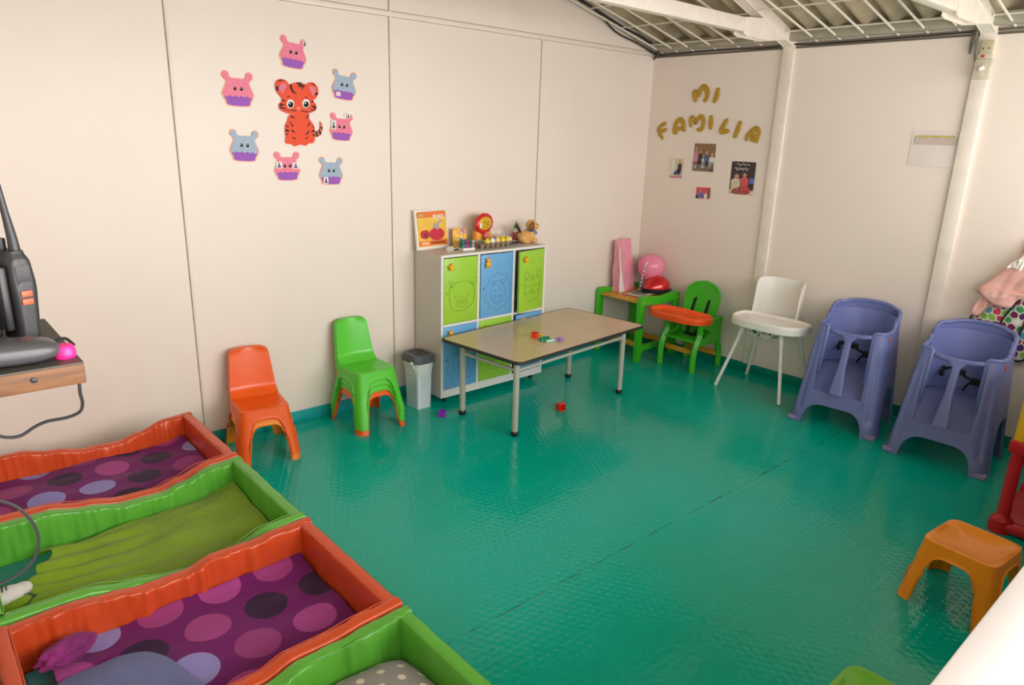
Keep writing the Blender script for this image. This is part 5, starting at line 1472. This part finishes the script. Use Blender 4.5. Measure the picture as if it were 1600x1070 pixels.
# two-way radio
MR = mat('radio_black_plastic', '2b2b2d', .38, var=.08); MRO = mat('orange_radio_button', 'ff5a34', .4)
t = thing('two_way_radio', 'black two way radio with two orange side buttons standing on the shelf', 'two-way radio', (-4.687, -2.628, 1.4105), .35)
t.scale = (.88, .88, 1.0)
b = B()
def fr_(u, v):
    a = 2*PI*u; z = .118*v
    hx = interp([(0, .0165), (.3, .0178), (.62, .0195), (.85, .0178), (1, .012)], v); hy = interp([(0, .027), (.6, .029), (.9, .027), (1, .022)], v)
    x, y = rrect(a, hx, hy, 4.5); return (x+.002*math.sin(PI*v), y, z)
b.grid(fr_, 60, 30, wrapu=True); b.flat([(x, y) for x, y in [rrect(2*PI*i/40, .012, .022, 4.5) for i in range(40)]], .1175, .119); b.obj('body', MR, t, sharp=60)
b = B(); b.tube([(.004, -.008, .115), (.003, -.008, .135), (-.001, -.008, .17), (-.006, -.008, .215)], [.0085, .0072, .0052, .0042], 14); b.ball((-.006, -.008, .215), .0044); b.obj('antenna', MR, t)
b = B(); b.lathe([(0, .115), (.0065, .115), (.0065, .134), (0, .135)], 14, (-.004, .012, 0)); b.lathe([(0, .115), (.006, .115), (.006, .128), (0, .129)], 14, (-.010, .024, 0)); b.obj('volume_knob', MR, t)
b = B(); b.box(-.008, .008, -.0315, -.0285, .058, .066, .0012).box(-.008, .008, -.0315, -.0285, .047, .055, .0012); b.obj('side_button', MRO, t)
b = B(); b.grid(lambda u, v: (lerp(-.010, .010, u), -.0282-.001*math.sin(PI*v), lerp(.072, .100, v)), 4, 6); b.obj('side_cover', M_BLACK, t, solid=.0008)
b = B(); b.box(-.030, -.018, -.020, .020, .012, .100, .004); b.obj('battery_pack', MR, t)
t = thing('charger_cradle', 'dark second radio lying in a cradle at the left frame edge on the shelf', 'charger', (-4.742, -2.60, 1.4105), .2)
b = B(); b.box(-.035, .025, -.045, .045, 0, .022, .006); b.obj('cradle', M_BLACK, t)
b = B(); b.box(-.020, .018, -.028, .028, .020, .105, .008); b.obj('radio_body', MR, t)
b = B(); b.lathe([(0, .1), (.007, .1), (.007, .125), (0, .126)], 12, (.008, -.01, 0)).lathe([(0, .1), (.008, .1), (.008, .118), (0, .119)], 12, (.006, .015, 0)); b.obj('knob', MR, t)
t = thing('flat_handset', 'flat dark grey rounded handset lying on the front of the shelf', 'handset', (-4.728, -2.768, 1.4105), 0.03)
b = B(); 
def fm(u, v):
    a = 2*PI*u; ph = v*PI
    r = math.sin(ph)**.7; z = -math.cos(ph)
    x, y = rrect(a, .062*r, .027*r, 3.5); return (x, y, .016+.0155*(abs(z)**.8)*(1 if z > 0 else -1)+ .003*(x/.06)*-1)
b.grid(fm, 60, 24, wrapu=True); bmesh.ops.remove_doubles(b.bm, verts=b.bm.verts[:], dist=.0003); bmesh.ops.recalc_face_normals(b.bm, faces=b.bm.faces[:]); b.obj('case', mat('dark_grey_plastic_case', '48474a', .32), t, sharp=0)
t = thing('pink_knob', 'bright pink plastic knob at the front corner of the wooden shelf', 'ball', (-4.6620, -2.772, 1.4102))
t.scale = (.82, .82, .9)  # rounded pink knob: a low dome with a flat underside, no full ball
b = B(); b.lathe([(0, 0), (.0145, 0), (.0155, .004), (.0150, .012), (.011, .018), (0, .0195)], 28); b.obj('shell', mat('hot_pink_plastic', 'ff2a88', .35, var=.02), t)
b = B(); b.tube(spline([(-.016, .012, .004), (-.010, .018, .019), (.006, .020, .022), (.016, .012, .012)], 6, False), .0022, 8); b.obj('wire', M_BLACK, t)
b = B()
b.tube(spline([(-4.651, -2.775, 1.381), (-4.652, -2.772, 1.36), (-4.650, -2.765, 1.342), (-4.654, -2.76, 1.329), (-4.668, -2.755, 1.323), (-4.690, -2.752, 1.322), (-4.705, -2.75, 1.317), (-4.722, -2.75, 1.309), (-4.742, -2.75, 1.314), (-4.765, -2.75, 1.335), (-4.79, -2.75, 1.32), (-4.80, -2.75, 1.27), (-4.785, -2.75, 1.238), (-4.757, -2.75, 1.229), (-4.735, -2.75, 1.208), (-4.7225, -2.75, 1.175), (-4.7235, -2.75, 1.148), (-4.735, -2.75, 1.126), (-4.757, -2.75, 1.114), (-4.80, -2.75, 1.11), (-4.86, -2.75, 1.13)], 6, False), .0021, 8)
tag(b.obj('power_cord', mat('dark_grey_cord', '2c2b30', .45)), 'thin dark cord looping down below the wooden shelf', 'cord')

# ---------------------------------------------------------------- right edge: hook board, jacket, floral bag, toy stand
t = thing('hook_board', 'red wooden hook board on the right wall at the frame edge', 'hook board', (-.012, -2.93, 1.18))
b = B(); b.box(-.012, .012, -.23, .205, -.04, .04, .003); b.obj('board', mat('red_brown_wood', '96301c', .5, var=.15, vscale=5, stretch=(10, 1, 10)), t)
for y in (.10, -.05, -.18):
    b = B(); b.tube(spline([(-.012, y, .0), (-.04, y, -.005), (-.05, y, .02)], 4, False), .005, 8); b.obj('hook', M_LEG, t)
def hang(pts, x):
    """outline read off the photograph onto the plane x, as (y, z)"""
    q = [trace(1400+u/3.82, 360+v/3.82, 0, x) for u, v in pts]
    return [(p.y, p.z) for p in q]
t = thing('pink_jacket', 'pale pink child jacket hanging from the red hook board', 'jacket', (0, 0, 0))
PK = mat('pale_pink_quilt', 'ecb6ac', .55, var=.06, bump=.2, bscale=18)
b = B(); cushion(b, hang([(478, 350), (560, 295), (660, 225), (730, 165), (800, 110), (900, 120), (920, 250), (900, 370), (770, 390), (735, 410), (680, 452), (600, 438), (530, 392)], -.10), -.105, .035, .010, 9, 2); b.obj('body', PK, t, sharp=0)
b = B(); cushion(b, hang([(500, 350), (600, 345), (760, 375), (860, 380), (880, 420), (740, 412), (680, 462), (600, 448), (530, 400)], -.14), -.145, .016, .008, 14, 6, dirn=(1, 1.6)); b.obj('hem_fold', PK, t, sharp=0)
b = B(); cushion(b, hang([(520, 385), (470, 440), (448, 490), (462, 506), (492, 505), (550, 450), (560, 410)], -.10), -.10, .022, .008, 16, 5); b.obj('sleeve', PK, t, sharp=0)
b = B(); cushion(b, hang([(655, 225), (690, 195), (740, 165), (775, 150), (760, 215), (735, 245), (700, 225)], -.15), -.148, .008, .010, 40, 3); b.obj('lace_trim', mat('white_lace', 'eee6dc', .8), t)
FL = dots_mat('floral_fabric', 'cfd8c4', ['3f8f58', '7a2050', '5aa0c0', 'c83a58', '86b850', '4a2a60', 'e8e4dc', '7a2050'], .042, .018, jitter=.03)
t = thing('floral_backpack', 'floral child backpack hanging behind the right periwinkle high chair', 'backpack', (0, 0, 0))
b = B(); cushion(b, hang([(425, 545), (470, 515), (560, 455), (640, 455), (760, 385), (880, 380), (920, 500), (900, 720), (800, 800), (700, 780), (560, 760), (460, 640)], -.06), -.055, .040, .008, 8, 8, uvs=1.0); b.obj('bag_body', FL, t, sharp=0)
b = B()
for pts in ([(430, 545), (450, 510), (480, 500)], [(610, 575), (650, 510), (700, 450), (762, 395)], [(640, 580), (690, 620), (715, 660), (745, 600), (764, 560)], [(705, 775), (735, 782), (780, 765)]):
    q = [trace(1400+u/3.82, 360+v/3.82, 0, -.105) for u, v in pts]
    b.tube([(p.x, p.y, p.z) for p in spline(q, 5, False)], .0055, 8)
b.obj('black_piping', M_BLACK, t)

RP = plas('toy_stand_red', 'c41222', .3); YP = plas('toy_stand_yellow', 'f2b41c', .3)
t = thing('toy_stand', 'red and yellow plastic toy stand at the right frame edge', 'toy stand', (-1.10, -3.165, 0))
b = B(); b.box(-.075, .50, -.42, .075, .012, .055, .012, 3); b.box(-.03, .46, -.38, .03, .05, .06, .004); b.obj('base', RP, t)
for x, y in ((-.035, .035), (.46, .035), (-.035, -.38), (.46, -.38)):
    b = B(); b.lathe([(0, .0), (.05, .0), (.048, .06), (.030, .075), (.027, .09), (.027, .40), (0, .40)], 24, (x, y, 0)); b.obj('red_post', RP, t)
    b = B(); b.box(x-.036, x+.036, y-.036, y+.036, .395, .455, .008); b.obj('collar', RP, t)
    b = B(); b.lathe([(0, .45), (.030, .45), (.028, .75), (0, .75)], 24, (x, y, 0)); b.obj('yellow_post', YP, t)
b = B(); b.box(-.05, .48, -.40, .055, .405, .435, .008, 2); b.obj('middle_shelf', RP, t)
b = B(); b.box(-.07, .50, -.42, .075, .74, .77, .008, 2); b.obj('top_shelf', YP, t)
CL = mat('clear_box_plastic', 'f0f4f4', .12, trans=.85, var=.01)
t = thing('clear_toy_box', 'clear plastic box of coloured blocks on the red base of the toy stand', 'plastic box', (-.97, -3.34, .0605), .1)
b = B(); b.grid(lambda u, v: (*rrect(2*PI*u, lerp(.095, .115, v), lerp(.12, .14, v), 6), .13*v), 64, 6, wrapu=True); b.flat([rrect(2*PI*i/40, .094, .119, 6) for i in range(40)], 0, .002); b.obj('box_wall', CL, t, sharp=50, solid=.002)
b = B(); b.tube([(*rrect(2*PI*i/64, .119, .144, 6), .13) for i in range(64)], .005, 8, closed=True); b.obj('box_rim', mat('frosted_rim', 'e4ecec', .3, trans=.3), t)
k_ = 0
for lab, m_, x, y, z in (('orange building block at the bottom left inside the clear box', TO, -.045, .03, .003), ('red building block on the orange one inside the clear box', C_RED, -.04, .035, .046), ('yellow building block in the front corner of the clear box', YP, -.05, -.035, .003), ('blue building block on top of the yellow one in the clear box', plas('blue_block_plastic', '2a60c0'), -.045, -.04, .046), ('green building block at the back of the clear box', C_GRN, .02, .04, .003), ('purple building block deepest inside the clear box', C_PUR, .02, -.04, .003)):
    o = block(lab, (-.97+x, -3.34+y, .0635+z), .1+.15*k_, m_, .038, False, 'building block', 'blocks in the clear box'); k_ += 1
